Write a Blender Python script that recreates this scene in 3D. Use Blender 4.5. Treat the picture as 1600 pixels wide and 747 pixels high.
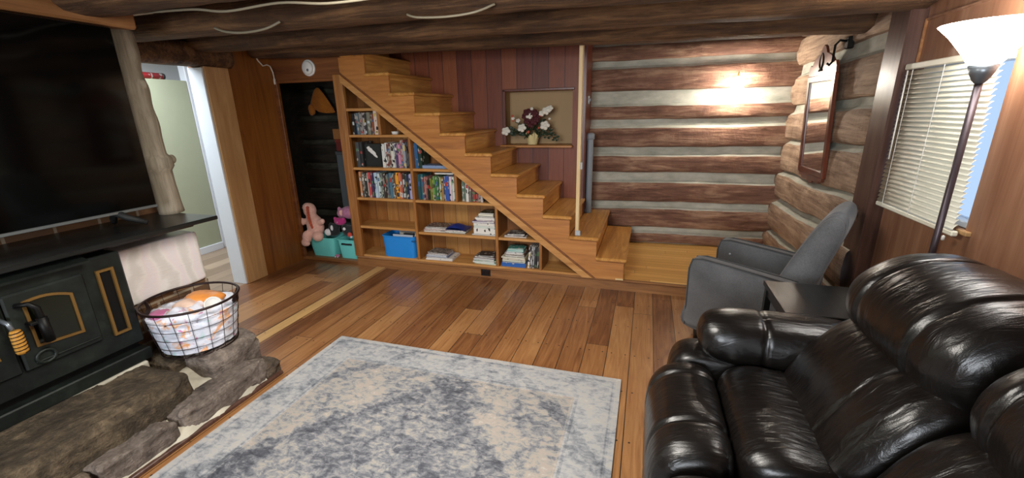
import bpy, bmesh, math, random
from mathutils import Vector, Matrix, Euler, noise
R = math.radians
random.seed(7)
for o in list(bpy.data.objects):
    bpy.data.objects.remove(o)
SC = bpy.context.scene
COL = SC.collection

# ------------------------------------------------------------------ camera
cam_d = bpy.data.cameras.new('camera'); cam = bpy.data.objects.new('camera', cam_d); COL.objects.link(cam)
cam_d.sensor_fit = 'HORIZONTAL'; cam_d.sensor_width = 36.0
cam_d.lens = 36.0 * 668.35 / 1600.0
cam_d.clip_start = 0.02; cam_d.clip_end = 100
cam.matrix_world = (Matrix.Translation((0, 0, 1.60)) @ Matrix.Rotation(0.305335, 4, 'Z')
                    @ Matrix.Rotation(math.pi / 2 - 0.289702, 4, 'X') @ Matrix.Rotation(-0.020473, 4, 'Z'))
SC.camera = cam

# ------------------------------------------------------------------ world, lights, exposure
SC.view_settings.view_transform = 'Standard'
SC.view_settings.look = 'None'
SC.view_settings.gamma = 1.0
SC.view_settings.use_curve_mapping = False
SC.view_settings.exposure = 0.75
SC.cycles.use_denoising = True
SC.cycles.max_bounces = 6
SC.cycles.sample_clamp_indirect = 6.0
world = bpy.data.worlds.new('sky'); SC.world = world; world.use_nodes = True
bg = world.node_tree.nodes['Background']
bg.inputs[0].default_value = (0.52, 0.70, 1.0, 1); bg.inputs[1].default_value = 0.62

def area(name, loc, target, sx, sy, energy, color):
    d = bpy.data.lights.new(name, 'AREA'); d.shape = 'RECTANGLE'; d.size = sx; d.size_y = sy
    d.energy = energy; d.color = color
    o = bpy.data.objects.new(name, d); COL.objects.link(o); o.location = loc
    o.rotation_euler = (Vector(target) - Vector(loc)).to_track_quat('-Z', 'Y').to_euler()
    return o
LIGHTS = dict(
    rear_fill_light=area('rear_fill_light', (-0.9, -2.25, 1.55), (-0.9, 2.0, 0.9), 2.0, 1.0, 70, (0.90, 0.95, 1.0)),  # added main fill from behind the camera, at an assumed window
    overhead_fill_light=area('overhead_fill_light', (-1.0, 1.25, 2.04), (-1.05, 1.6, 0.0), 0.9, 0.9, 38, (1.0, 0.95, 0.87)),  # added fill for the stairs and floor, out of view, no fixture there
    side_room_light=area('side_room_light', (-4.45, 2.6, 2.35), (-4.45, 2.65, 0.0), 1.0, 1.4, 42, (0.86, 0.93, 1.0)),
)
SCONCE_EMIT = 85.0
TORCH_EMIT = 19.0

# ------------------------------------------------------------------ mesh building
class MB:
    def __init__(s): s.v = []; s.f = []; s.m = []; s.s = []
    def add(s, verts, faces, m=0, smooth=False, mat=None):
        b = len(s.v)
        s.v += [tuple((mat @ Vector(p)) if mat else p) for p in verts]
        for f in faces:
            s.f.append([b + i for i in f]); s.m.append(m); s.s.append(smooth)
        return s
    def box(s, x0, x1, y0, y1, z0, z1, c=0.0, m=0, mat=None):
        if x0 > x1: x0, x1 = x1, x0
        if y0 > y1: y0, y1 = y1, y0
        if z0 > z1: z0, z1 = z1, z0
        c = min(c, (x1-x0)*.45, (y1-y0)*.45, (z1-z0)*.45)
        if c <= 0:
            v = [(x, y, z) for x in (x0, x1) for y in (y0, y1) for z in (z0, z1)]
            f = [(0,1,3,2), (4,6,7,5), (0,4,5,1), (2,3,7,6), (0,2,6,4), (1,5,7,3)]
            return s.add(v, f, m, False, mat)
        lo = (x0, y0, z0); hi = (x1, y1, z1)
        v = []; idx = {}
        for sx in (0, 1):
            for sy in (0, 1):
                for sz in (0, 1):
                    sg = (sx, sy, sz)
                    for ax in range(3):
                        p = []
                        for k in range(3):
                            e = hi[k] if sg[k] else lo[k]
                            if k != ax: e += -c if sg[k] else c
                            p.append(e)
                        idx[(sx, sy, sz, ax)] = len(v); v.append(tuple(p))
        f = []
        for ax in range(3):
            a, b = [k for k in range(3) if k != ax]
            for q in (0, 1):
                r = []
                for (i, j) in ((0,0), (1,0), (1,1), (0,1)):
                    g = [0,0,0]; g[ax] = q; g[a] = i; g[b] = j
                    r.append(idx[(g[0], g[1], g[2], ax)])
                f.append(r)
        for ax in range(3):
            a, b = [k for k in range(3) if k != ax]
            for i in (0, 1):
                for j in (0, 1):
                    r = []
                    for q, k in ((0, a), (1, a), (1, b), (0, b)):
                        g = [0,0,0]; g[ax] = q; g[a] = i; g[b] = j
                        r.append(idx[(g[0], g[1], g[2], k)])
                    f.append(r)
        for sx in (0, 1):
            for sy in (0, 1):
                for sz in (0, 1):
                    f.append([idx[(sx, sy, sz, k)] for k in range(3)])
        return s.add(v, f, m, False, mat)
    def tube(s, pts, r, n=8, m=0, closed=False, caps=True, mat=None):
        pts = [Vector(p) for p in pts]; N = len(pts)
        rr = r if isinstance(r, (list, tuple)) else [r]*N
        v = []; f = []
        up = None
        for i, p in enumerate(pts):
            if closed: t = pts[(i+1) % N] - pts[i-1]
            else: t = pts[min(i+1, N-1)] - pts[max(i-1, 0)]
            t.normalize()
            if up is None:
                up = Vector((0,0,1)) if abs(t.z) < .9 else Vector((1,0,0))
            a = (up - t*up.dot(t))
            if a.length < 1e-5: a = t.orthogonal()
            a.normalize(); b = t.cross(a); up = a
            for k in range(n):
                th = 2*math.pi*k/n
                v.append(tuple(p + (a*math.cos(th) + b*math.sin(th))*rr[i]))
        M = N if closed else N-1
        for i in range(M):
            j = (i+1) % N
            for k in range(n):
                l = (k+1) % n
                f.append((i*n+k, i*n+l, j*n+l, j*n+k))
        if caps and not closed:
            f.append(tuple(range(n-1, -1, -1))); f.append(tuple((N-1)*n+k for k in range(n)))
        return s.add(v, f, m, n > 5, mat)
    def lathe(s, prof, n=24, m=0, mat=None, smooth=True):
        v = []; f = []
        for (r, z) in prof:
            for k in range(n):
                t = 2*math.pi*k/n; v.append((r*math.cos(t), r*math.sin(t), z))
        for i in range(len(prof)-1):
            for k in range(n):
                l = (k+1) % n
                f.append((i*n+k, i*n+l, (i+1)*n+l, (i+1)*n+k))
        if prof[0][0] > 1e-4: f.append(tuple(range(n-1, -1, -1)))
        if prof[-1][0] > 1e-4: f.append(tuple((len(prof)-1)*n+k for k in range(n)))
        return s.add(v, f, m, smooth, mat)
    def ell(s, c, r, nu=20, nv=12, e=1.0, m=0, mat=None, fn=None):
        def pw(x, k): return math.copysign(abs(x)**k, x)
        v = []; f = []
        for i in range(nv+1):
            ph = -math.pi/2 + math.pi*i/nv
            for k in range(nu):
                t = 2*math.pi*k/nu
                p = Vector((pw(math.cos(ph), e)*pw(math.cos(t), e)*r[0], pw(math.cos(ph), e)*pw(math.sin(t), e)*r[1], pw(math.sin(ph), e)*r[2]))
                if fn: p = fn(p)
                v.append(tuple(p + Vector(c)))
        for i in range(nv):
            for k in range(nu):
                l = (k+1) % nu
                f.append((i*nu+k, i*nu+l, (i+1)*nu+l, (i+1)*nu+k))
        return s.add(v, f, m, True, mat)
    def prism(s, poly, axis, a, b, m=0, mat=None):
        """poly = 2-D outline; axis = extrusion axis; the other two axes in order"""
        def P(u, w, t):
            return {'X': (t, u, w), 'Y': (u, t, w), 'Z': (u, w, t)}[axis]
        n = len(poly)
        v = [P(u, w, a) for u, w in poly] + [P(u, w, b) for u, w in poly]
        f = [tuple(range(n)), tuple(range(2*n-1, n-1, -1))] + [(i, n+i, n+(i+1) % n, (i+1) % n) for i in range(n)]
        return s.add(v, f, m, False, mat)
    def grid(s, fn, nu, nv, m=0, smooth=True, mat=None):
        v = [fn(i/nu, j/nv) for j in range(nv+1) for i in range(nu+1)]
        f = [(j*(nu+1)+i, j*(nu+1)+i+1, (j+1)*(nu+1)+i+1, (j+1)*(nu+1)+i) for j in range(nv) for i in range(nu)]
        return s.add(v, f, m, smooth, mat)
    def sweep(s, prof, y0, y1, axis='Y', seams=(), p=7, depth=.07, sw=.012, n=48, wr=.0, seed=0, m=0, endmin=.25):
        """closed cushion profile swept along an axis, pinched at seams, rounded at the ends"""
        # smooth profile (Catmull-Rom)
        P = []
        L = len(prof)
        for i in range(L):
            a, b, c_, d = [Vector((*prof[(i+k) % L], 0)) for k in (-1, 0, 1, 2)]
            for k in range(6):
                t = k/6
                P.append(.5*((2*b) + (c_-a)*t + (2*a-5*b+4*c_-d)*t*t + (3*b-a-3*c_+d)*t**3))
        cen = sum(P, Vector())/len(P)
        ys = []
        for i in range(n+1):
            u = -1 + 2*i/n
            u = math.copysign(1-(1-abs(u))**1.6, u)
            ys.append(u)
        for sm in seams:
            for k in (-1.6, -.8, 0, .8, 1.6):
                ys.append((sm + k*sw - (y0+y1)/2)/((y1-y0)/2))
        ys = sorted(set(ys)); v = []; f = []
        for u in ys:
            y = (y0+y1)/2 + u*(y1-y0)/2
            sc = max(endmin, (max(0, 1-abs(u)**p))**(1/2.6)) if abs(u) > .001 else 1
            for sm in seams: sc *= 1 - depth*math.exp(-((y-sm)/sw)**2)
            for q in P:
                d = (q-cen)*sc
                if wr:
                    w3 = Vector((q.x*7+seed, y*16, q.y*7))
                    k = noise.noise(w3) + .5*noise.noise(w3*2.3)
                    k2 = noise.noise(Vector((q.x*3, y*3+seed, q.y*3)))
                    d = d + d.normalized()*(wr*(abs(k)*-1.0) + wr*1.6*k2)
                g = cen + d
                v.append((g.x, y, g.y) if axis == 'Y' else (y, g.x, g.y))
        k = len(P)
        for i in range(len(ys)-1):
            for j in range(k):
                l = (j+1) % k
                f.append((i*k+j, i*k+l, (i+1)*k+l, (i+1)*k+j))
        f.append(tuple(range(k-1, -1, -1))); f.append(tuple((len(ys)-1)*k+j for j in range(k)))
        return s.add(v, f, m, True)
    def build(s, name, mats, parent=None, loc=None, rot=None, world=True):
        """world=True: vertices were given in world coordinates and parent/loc only move the origin"""
        if not isinstance(mats, (list, tuple)): mats = [mats]
        me = bpy.data.meshes.new(name)
        off = Vector((0,0,0))
        if world:
            off = Vector(loc) if loc is not None else Vector((0,0,0))
            q = parent
            base = Vector((0,0,0))
            while q is not None:
                base += q.location; q = q.parent
            if parent is not None and loc is None: off = base
            vs = [tuple(Vector(p) - off) for p in s.v]
            oloc = off - base
        else:
            vs = s.v; oloc = Vector(loc) if loc is not None else Vector((0,0,0))
        me.from_pydata(vs, [], s.f); me.update()
        for mt in mats: me.materials.append(mt)
        me.polygons.foreach_set('material_index', s.m)
        me.polygons.foreach_set('use_smooth', s.s)
        bm = bmesh.new(); bm.from_mesh(me); bmesh.ops.recalc_face_normals(bm, faces=bm.faces); bm.to_mesh(me); bm.free()
        o = bpy.data.objects.new(name, me); COL.objects.link(o)
        o.location = oloc
        if rot is not None: o.rotation_euler = rot
        if parent is not None: o.parent = parent
        return o

def tag(o, label, cat, group=None):
    o['label'] = label; o['category'] = cat
    if group: o['group'] = group
    return o
def thing(name, label, cat, loc=(0,0,0), rz=0.0, group=None):
    o = bpy.data.objects.new(name, None); o.empty_display_size = .1; COL.objects.link(o)
    o.location = loc; o.rotation_euler = (0, 0, rz)
    return tag(o, label, cat, group)
def struct(name, mb, mats, label=None):
    o = mb.build(name, mats); o['kind'] = 'structure'
    if label: o['label'] = label
    return o
def fuse(o, voxel, smooth=2):
    """merge the overlapping lobes of a soft body into one continuous skin"""
    md = o.modifiers.new('r', 'REMESH'); md.mode = 'VOXEL'; md.voxel_size = voxel; md.use_smooth_shade = True
    ms = o.modifiers.new('s', 'SMOOTH'); ms.factor = .5; ms.iterations = smooth
    dg = bpy.context.evaluated_depsgraph_get(); me = bpy.data.meshes.new_from_object(o.evaluated_get(dg))
    o.modifiers.clear(); o.data = me
    return o
def nz(x, y, z): return noise.noise(Vector((x, y, z)))

# ------------------------------------------------------------------ materials
class NT:
    def __init__(s, name):
        s.mat = bpy.data.materials.new(name); s.mat.use_nodes = True
        s.t = s.mat.node_tree; s.b = s.t.nodes['Principled BSDF']
    def n(s, typ, _out=0, **kw):
        nd = s.t.nodes.new(typ)
        for k, v in kw.items():
            if k.startswith('i_'):
                key = k[2:]
                key = int(key) if key.isdigit() else key.replace('_', ' ')
                s.put(nd.inputs[key], v)
            else: setattr(nd, k, v)
        return nd.outputs[_out]
    def put(s, sock, v):
        if isinstance(v, bpy.types.NodeSocket): s.t.links.new(v, sock)
        else: sock.default_value = v
    def m(s, op, a, b=None, c=None, clamp=False):
        nd = s.t.nodes.new('ShaderNodeMath'); nd.operation = op; nd.use_clamp = clamp
        for i, v in enumerate((a, b, c)):
            if v is not None: s.put(nd.inputs[i], v)
        return nd.outputs[0]
    def ramp(s, fac, stops, interp='LINEAR'):
        nd = s.t.nodes.new('ShaderNodeValToRGB'); cr = nd.color_ramp; cr.interpolation = interp
        while len(cr.elements) < len(stops): cr.elements.new(.5)
        for e, (p, c) in zip(cr.elements, stops):
            e.position = p; e.color = (*c, 1) if len(c) == 3 else c
        s.put(nd.inputs[0], fac); return nd.outputs[0]
    def mix(s, fac, a, b, typ='MIX'):
        nd = s.t.nodes.new('ShaderNodeMix'); nd.data_type = 'RGBA'; nd.blend_type = typ
        s.put(nd.inputs[0], fac)
        for sk, v in ((nd.inputs[6], a), (nd.inputs[7], b)):
            s.put(sk, v if isinstance(v, bpy.types.NodeSocket) else (*v, 1))
        return nd.outputs[2]
    def obj(s, rand=True):
        co = s.n('ShaderNodeTexCoord', 3)
        if rand:
            r = s.n('ShaderNodeObjectInfo', 5)
            r = s.m('MULTIPLY', r, 17.0)
            nd = s.t.nodes.new('ShaderNodeVectorMath'); nd.operation = 'ADD'
            s.t.links.new(co, nd.inputs[0]); s.t.links.new(r, nd.inputs[1]); co = nd.outputs[0]
        return co
    def scale(s, co, sc):
        nd = s.t.nodes.new('ShaderNodeVectorMath'); nd.operation = 'MULTIPLY'
        s.put(nd.inputs[0], co); nd.inputs[1].default_value = sc; return nd.outputs[0]
    def addv(s, co, v):
        nd = s.t.nodes.new('ShaderNodeVectorMath'); nd.operation = 'ADD'
        s.put(nd.inputs[0], co); s.put(nd.inputs[1], v); return nd.outputs[0]
    def noise(s, co, scale=5, detail=6, rough=.6, dist=0.0, out=0):
        return s.n('ShaderNodeTexNoise', out, i_Vector=co, i_Scale=scale, i_Detail=detail, i_Roughness=rough, i_Distortion=dist)
    def bump(s, h, strength=.2, dist=.01):
        b = s.n('ShaderNodeBump', 0, i_Strength=strength, i_Distance=dist, i_Height=h)
        s.t.links.new(b, s.b.inputs['Normal'])
    def set(s, **kw):
        for k, v in kw.items(): s.put(s.b.inputs[k.replace('_', ' ')], (*v, 1) if isinstance(v, tuple) and len(v) == 3 else v)
        return s.mat

def plain(name, col, rough=.5, metal=0.0, spec=.5, emit=None, es=0, var=.0, bump=0, bscale=60):
    t = NT(name)
    c = t.obj()
    if var:
        f = t.noise(c, 9, 4)
        cc = t.mix(f, tuple(max(0, x*(1-var)) for x in col), tuple(min(1, x*(1+var)) for x in col))
        t.set(Base_Color=cc)
    else:
        f = t.noise(c, 20, 3)
        t.set(Base_Color=t.mix(f, tuple(x*.96 for x in col), tuple(min(1, x*1.03) for x in col)))
    t.set(Roughness=rough, Metallic=metal)
    t.b.inputs['Specular IOR Level'].default_value = spec
    if emit: t.set(Emission_Color=emit, Emission_Strength=es)
    if bump: t.bump(t.noise(c, bscale, 4), bump, .004)
    return t.mat

AX = {'X': (.7, 9, 9), 'Y': (9, .7, 9), 'Z': (9, 9, .7)}
def wood(name, dark, mid, light, axis='X', sc=1.0, rough=.42, bump=.12, coat=0.0, stops=(.3, .5, .72)):
    t = NT(name); c = t.obj()
    v = t.scale(c, tuple(k*sc for k in AX[axis]))
    g = t.noise(v, 2.2, 8, .62, 1.2)
    fine = t.noise(t.scale(c, tuple(k*sc*7 if k > 1 else k*sc*3 for k in AX[axis])), 2.0, 4, .6)
    big = t.noise(c, 1.3*sc, 3)
    f = t.m('ADD', t.m('MULTIPLY', g, .72), t.m('ADD', t.m('MULTIPLY', fine, .18), t.m('MULTIPLY', big, .12)))
    t.set(Base_Color=t.ramp(f, [(stops[0], dark), (stops[1], mid), (stops[2], light)]), Roughness=rough)
    if coat: t.set(Coat_Weight=coat, Coat_Roughness=.18)
    t.bump(t.m('ADD', g, t.m('MULTIPLY', fine, .6)), bump, .006)
    return t.mat

def planks(name, ramp, across, along, width, length, gapw=.012, gapc=(.02, .012, .008), rough=.36, nails=False, strip=None, grain=.35, bump=.2, offset=0.0, coat=0.0):
    """boards with a tone of their own each, dark seams and grain; strip=(lo,hi,colour) is one odd board, split=where wide boards begin"""
    t = NT(name); c = t.obj(False)
    sep = t.t.nodes.new('ShaderNodeSeparateXYZ'); t.t.links.new(c, sep.inputs[0])
    A = sep.outputs['XYZ'.index(across)]; B = sep.outputs['XYZ'.index(along)]
    u = t.m('DIVIDE', t.m('ADD', A, offset), width); iu = t.m('FLOOR', u); fu = t.m('FRACT', u)
    h1 = t.n('ShaderNodeTexWhiteNoise', 0, noise_dimensions='1D', i_W=iu)
    w = t.m('ADD', t.m('DIVIDE', B, length), t.m('MULTIPLY', h1, 7.3)); iw = t.m('FLOOR', w); fw = t.m('FRACT', w)
    comb = t.n('ShaderNodeCombineXYZ', 0, i_X=iu, i_Y=iw, i_Z=0.0)
    h2 = t.n('ShaderNodeTexWhiteNoise', 0, noise_dimensions='3D', i_Vector=comb)
    sc = [14, 14, 14]; sc['XYZ'.index(along)] = .9
    off = t.n('ShaderNodeCombineXYZ', 0, i_X=t.m('MULTIPLY', h2, 40), i_Y=t.m('MULTIPLY', h2, 23), i_Z=0.0)
    v = t.addv(t.scale(c, tuple(sc)), off)
    g = t.noise(v, 1.6, 7, .6, 2.2)
    blot = t.noise(t.addv(c, off), 2.5, 4)
    f = t.m('ADD', t.m('MULTIPLY', h2, 1-grain-.2), t.m('ADD', t.m('MULTIPLY', g, grain+.1), t.m('MULTIPLY', blot, .12)))
    col = t.ramp(f, ramp)
    d = t.m('MINIMUM', fu, t.m('SUBTRACT', 1.0, fu))
    gap = t.m('LESS_THAN', d, gapw)
    d2 = t.m('MULTIPLY', t.m('MINIMUM', fw, t.m('SUBTRACT', 1.0, fw)), length/width)
    gap = t.m('MAXIMUM', gap, t.m('LESS_THAN', d2, gapw*.8))
    if strip:
        inside = t.m('MULTIPLY', t.m('GREATER_THAN', A, strip[0]), t.m('LESS_THAN', A, strip[1]))
        gs = t.noise(t.scale(c, tuple(sc)), 2.2, 6, .6, 1.0)
        scol = t.ramp(gs, [(.3, tuple(k*.8 for k in strip[2])), (.7, tuple(k*1.15 for k in strip[2]))])
        col = t.mix(inside, col, scol)
        edge = t.m('MAXIMUM', t.m('LESS_THAN', t.m('ABSOLUTE', t.m('SUBTRACT', A, strip[0])), .003), t.m('LESS_THAN', t.m('ABSOLUTE', t.m('SUBTRACT', A, strip[1])), .003))
        gap = t.m('MAXIMUM', t.m('MULTIPLY', gap, t.m('SUBTRACT', 1.0, inside)), edge)
        # the boards beyond the strip are twice as wide: hide every other seam there
        odd = t.m('GREATER_THAN', t.m('FRACT', t.m('MULTIPLY', t.m('ROUND', u), .5)), .25)
        left = t.m('LESS_THAN', A, strip[0])
        gap = t.m('MULTIPLY', gap, t.m('SUBTRACT', 1.0, t.m('MULTIPLY', t.m('MULTIPLY', left, odd), t.m('LESS_THAN', d, gapw))))
    if nails:
        p = t.m('FRACT', t.m('DIVIDE', B, .41)); ny = t.m('MULTIPLY', t.m('SUBTRACT', p, .5), .41)
        for k in (.2, .8):
            nx = t.m('MULTIPLY', t.m('SUBTRACT', fu, k), width)
            dd = t.m('ADD', t.m('MULTIPLY', nx, nx), t.m('MULTIPLY', ny, ny))
            gap = t.m('MAXIMUM', gap, t.m('LESS_THAN', dd, .0055**2))
    t.set(Base_Color=t.mix(gap, col, gapc), Roughness=t.m('ADD', rough, t.m('MULTIPLY', blot, .14)))
    if coat: t.set(Coat_Weight=coat, Coat_Roughness=.2)
    t.bump(t.m('SUBTRACT', t.m('MULTIPLY', g, .25), gap), bump, .004)
    return t.mat

def hexc(h):
    h = h.lstrip('#'); r = [int(h[i:i+2], 16)/255 for i in (0, 2, 4)]
    return tuple(x/12.92 if x <= .04045 else ((x+.055)/1.055)**2.4 for x in r)

M = {}
M['floor'] = planks('floor_planks', [(.22, hexc('4c2d1a')), (.38, hexc('724728')), (.52, hexc('8d5f38')), (.68, hexc('a5774a')), (.88, hexc('bb9162'))], 'X', 'Y', .152, 1.9, gapw=.016, rough=.27, nails=True, grain=.5, strip=(-2.745, -2.635, hexc('c39a62')), offset=.02, coat=.15)
M['platform'] = planks('platform_planks', [(.15, hexc('b8833f')), (.5, hexc('d6a45a')), (.85, hexc('e8c077'))], 'Y', 'X', .075, 1.9, gapw=.02, gapc=hexc('6b4218'), rough=.3)
M['oak'] = wood('honey_oak', hexc('7c4f24'), hexc('ab7136'), hexc('c99350'), 'X', 1.0, .4)
M['oak_y'] = wood('tread_oak', hexc('8a5a2a'), hexc('bb823f'), hexc('d8a75e'), 'Y', 1.0, .36)
M['oak_z'] = wood('upright_oak', hexc('6f431d'), hexc('95602f'), hexc('b78244'), 'Z', 1.0, .42)
M['stringer'] = wood('stringer_oak', hexc('87532a'), hexc('ad7138'), hexc('c48a4b'), 'X', .9, .38)
M['oak_edge'] = wood('edge_oak', hexc('94602c'), hexc('b88348'), hexc('d0a066'), 'X', 1.0, .42)
M['back_pine'] = planks('back_boards', [(.2, hexc('6d4118')), (.5, hexc('95602c')), (.8, hexc('b88747'))], 'X', 'Z', .14, 3.0, gapw=.014, rough=.5)
M['fascia'] = wood('fascia_wood', hexc('5e3c20'), hexc('875a33'), hexc('a17344'), 'X', .8, .45)
M['redboards'] = planks('stair_wall_boards', [(.1, hexc('401a0b')), (.35, hexc('642c17')), (.6, hexc('804020')), (.82, hexc('93522c')), (1, hexc('c08a50'))], 'X', 'Z', .17, 2.6, gapw=.018, gapc=hexc('1c0a05'), rough=.45, grain=.4)
M['panel'] = wood('left_panel_plywood', hexc('582f10'), hexc('85501f'), hexc('a0672e'), 'Z', .55, .42)
M['casing'] = wood('pale_casing_wood', hexc('a67a4e'), hexc('bf9564'), hexc('d2ac7c'), 'Z', .7, .35)
M['header'] = wood('header_wood', hexc('4f2b12'), hexc('74431f'), hexc('8c5a2d'), 'X', .8, .5)
M['pale_post'] = wood('pale_post_wood', hexc('b99a68'), hexc('d2b482'), hexc('e0c798'), 'Z', 1.0, .5)
M['redwood'] = wood('red_trim_wood', hexc('3a160c'), hexc('5a2615'), hexc('743820'), 'Z', 1.0, .35)
M['winpanel'] = wood('window_wall_panel', hexc('724832'), hexc('956a50'), hexc('ad8467'), 'Z', .5, .38)
M['darkcasing'] = wood('dark_casing_wood', hexc('301d16'), hexc('4e352c'), hexc('6b5045'), 'Z', .7, .33)
M['mantel'] = wood('mantel_wood', hexc('65401f'), hexc('93633a'), hexc('ae8050'), 'Y', .8, .5)
M['driftwood'] = wood('weathered_post', hexc('57503f'), hexc('8d8270'), hexc('b0a592'), 'Z', 1.0, .8, .4)
M['blackwood'] = wood('black_stained_wood', hexc('0c0d0c'), hexc('161716'), hexc('232423'), 'Y', 1.0, .3)

def log_mat(name, dark, mid, light, axis='X', rough=.8, bump=.6):
    t = NT(name); c = t.obj(False)
    s1 = {'X': (1.1, 10, 10), 'Y': (10, 1.1, 10)}[axis]; s2 = {'X': (2.5, 45, 45), 'Y': (45, 2.5, 45)}[axis]
    g = t.noise(t.scale(c, s1), 1.3, 8, .65, .8); fi = t.noise(t.scale(c, s2), 1.2, 5, .65, .5); bl = t.noise(c, 2.2, 4)
    hew = t.noise(t.scale(c, {'X': (5, 2.5, 2.5), 'Y': (2.5, 5, 2.5)}[axis]), 2.4, 4, .6)
    f = t.m('ADD', t.m('MULTIPLY', g, .5), t.m('ADD', t.m('MULTIPLY', fi, .28), t.m('MULTIPLY', bl, .25)))
    crack = t.ramp(fi, [(.30, (0, 0, 0)), (.36, (1, 1, 1))])
    col = t.ramp(f, [(.36, dark), (.5, mid), (.64, light)])
    col = t.mix(t.m('MULTIPLY', t.m('SUBTRACT', 1.0, crack), .55), col, tuple(k*.35 for k in dark))
    t.set(Base_Color=col, Roughness=rough)
    t.bump(t.m('ADD', t.m('MULTIPLY', g, .8), t.m('ADD', t.m('MULTIPLY', fi, .45), t.m('MULTIPLY', hew, .9))), bump, .02)
    return t.mat
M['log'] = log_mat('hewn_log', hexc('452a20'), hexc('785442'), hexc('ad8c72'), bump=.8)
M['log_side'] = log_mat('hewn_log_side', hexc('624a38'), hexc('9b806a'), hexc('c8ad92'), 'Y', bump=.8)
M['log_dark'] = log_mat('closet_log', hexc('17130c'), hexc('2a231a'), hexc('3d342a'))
M['beam'] = log_mat('ceiling_log', hexc('26170e'), hexc('523822'), hexc('85613f'), bump=1.0)
M['ceil'] = planks('ceiling_boards', [(.2, hexc('1c120b')), (.6, hexc('33221a')), (.9, hexc('4a3324'))], 'Y', 'X', .2, 4.0, rough=.7)
def chink_mat(name, a, b):
    t = NT(name); c = t.obj(False)
    f = t.noise(t.scale(c, (1.5, 1.5, 4)), 3, 6)
    t.set(Base_Color=t.ramp(f, [(.3, a), (.7, b)]), Roughness=.85); t.bump(t.noise(c, 40, 5), .3, .005); return t.mat
M['chink'] = chink_mat('chinking_mortar', hexc('98988a'), hexc('c8c6b8'))
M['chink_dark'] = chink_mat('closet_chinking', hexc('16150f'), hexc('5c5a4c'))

def stone_mat(name, a, b, cc, sc=1.0):
    t = NT(name); c = t.obj()
    f = t.noise(c, 5*sc, 8, .68, .4); f2 = t.noise(c, 22*sc, 6, .7); v = t.noise(t.scale(c, (6, 2, 6)), 4*sc, 6, .6)
    t.set(Base_Color=t.ramp(t.m('ADD', t.m('MULTIPLY', f, .6), t.m('MULTIPLY', f2, .4)), [(.34, a), (.5, b), (.66, cc)]), Roughness=.8)
    t.bump(t.m('ADD', f, t.m('ADD', f2, v)), .9, .02); return t.mat
M['stone'] = stone_mat('brown_fieldstone', hexc('2c2218'), hexc('5e5042'), hexc('948471'))
M['stone2'] = stone_mat('grey_fieldstone', hexc('3a322c'), hexc('6e6259'), hexc('9c8f83'))
M['stone_moss'] = stone_mat('dark_slab_stone', hexc('1b150d'), hexc('463a2a'), hexc('77664f'))
M['mortar'] = chink_mat('hearth_mortar', hexc('928c7c'), hexc('c4bdab'))
def brick_mat():
    t = NT('chimney_brick'); c = t.obj(False)
    sep = t.t.nodes.new('ShaderNodeSeparateXYZ'); t.t.links.new(c, sep.inputs[0])
    cv = t.n('ShaderNodeCombineXYZ', 0, i_X=t.m('ADD', sep.outputs[1], sep.outputs[0]), i_Y=sep.outputs[2], i_Z=0.0)
    br = t.t.nodes.new('ShaderNodeTexBrick')
    t.t.links.new(cv, br.inputs['Vector'])
    br.inputs['Scale'].default_value = 1.0; br.inputs['Brick Width'].default_value = .21; br.inputs['Row Height'].default_value = .075
    br.inputs['Mortar Size'].default_value = .008; br.inputs['Color1'].default_value = (*hexc('6b4a2c'), 1); br.inputs['Color2'].default_value = (*hexc('4a3d31'), 1)
    br.inputs['Mortar'].default_value = (*hexc('9a927f'), 1)
    f = t.noise(c, 4, 5)
    col = t.mix(t.m('MULTIPLY', f, .6), br.outputs[0], hexc('8a5a30'))
    t.set(Base_Color=col, Roughness=.85); t.bump(t.m('ADD', t.m('MULTIPLY', br.outputs[1], -1.0), t.m('MULTIPLY', t.noise(c, 30, 5), .4)), .5, .01)
    return t.mat
M['brick'] = brick_mat()

def leather():
    t = NT('black_leather'); c = t.obj(False)
    w = t.noise(t.scale(c, (3.0, 15, 5)), 2.2, 3, .5, .7); gr = t.n('ShaderNodeTexVoronoi', 0, i_Vector=c, i_Scale=320.0); b = t.noise(c, 3, 3)
    t.set(Base_Color=t.ramp(b, [(.3, hexc('0c0a09')), (.7, hexc('161210'))]), Roughness=t.m('ADD', .24, t.m('MULTIPLY', b, .14)))
    t.set(Coat_Weight=.25, Coat_Roughness=.3)
    t.bump(t.m('ADD', t.m('MULTIPLY', w, 1.0), t.m('MULTIPLY', gr, .03)), .30, .02); return t.mat
M['leather'] = leather()
def fabric(name, a, b, sc=220, bump=.3, rough=.9):
    t = NT(name); c = t.obj(); f = t.noise(c, sc, 3, .7); g = t.noise(c, 6, 4)
    t.set(Base_Color=t.ramp(t.m('ADD', t.m('MULTIPLY', f, .6), t.m('MULTIPLY', g, .4)), [(.35, a), (.65, b)]), Roughness=rough)
    t.set(Sheen_Weight=.2, Sheen_Roughness=.5)
    t.bump(f, bump, .002); return t.mat
M['grey_fabric'] = fabric('grey_weave', hexc('424345'), hexc('626366'))
M['grey_pipe'] = fabric('grey_piping', hexc('2b2b2c'), hexc('414141'))
M['plush_pink'] = fabric('peach_plush', hexc('dba697'), hexc('efc6b6'), 60, .8)
M['plush_orange'] = fabric('rust_plush', hexc('a8432c'), hexc('c95b3c'), 60, .8)
M['plush_mauve'] = fabric('mauve_plush', hexc('a06383'), hexc('c486a4'), 50, .9)
M['plush_magenta'] = fabric('magenta_plush', hexc('a01f68'), hexc('c93a86'), 60, .8)
M['plush_black'] = fabric('black_plush', hexc('101214'), hexc('25282b'), 60, .9)
M['plush_white'] = fabric('white_plush', hexc('c8c8cc'), hexc('ececee'), 60, .8)
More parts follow.
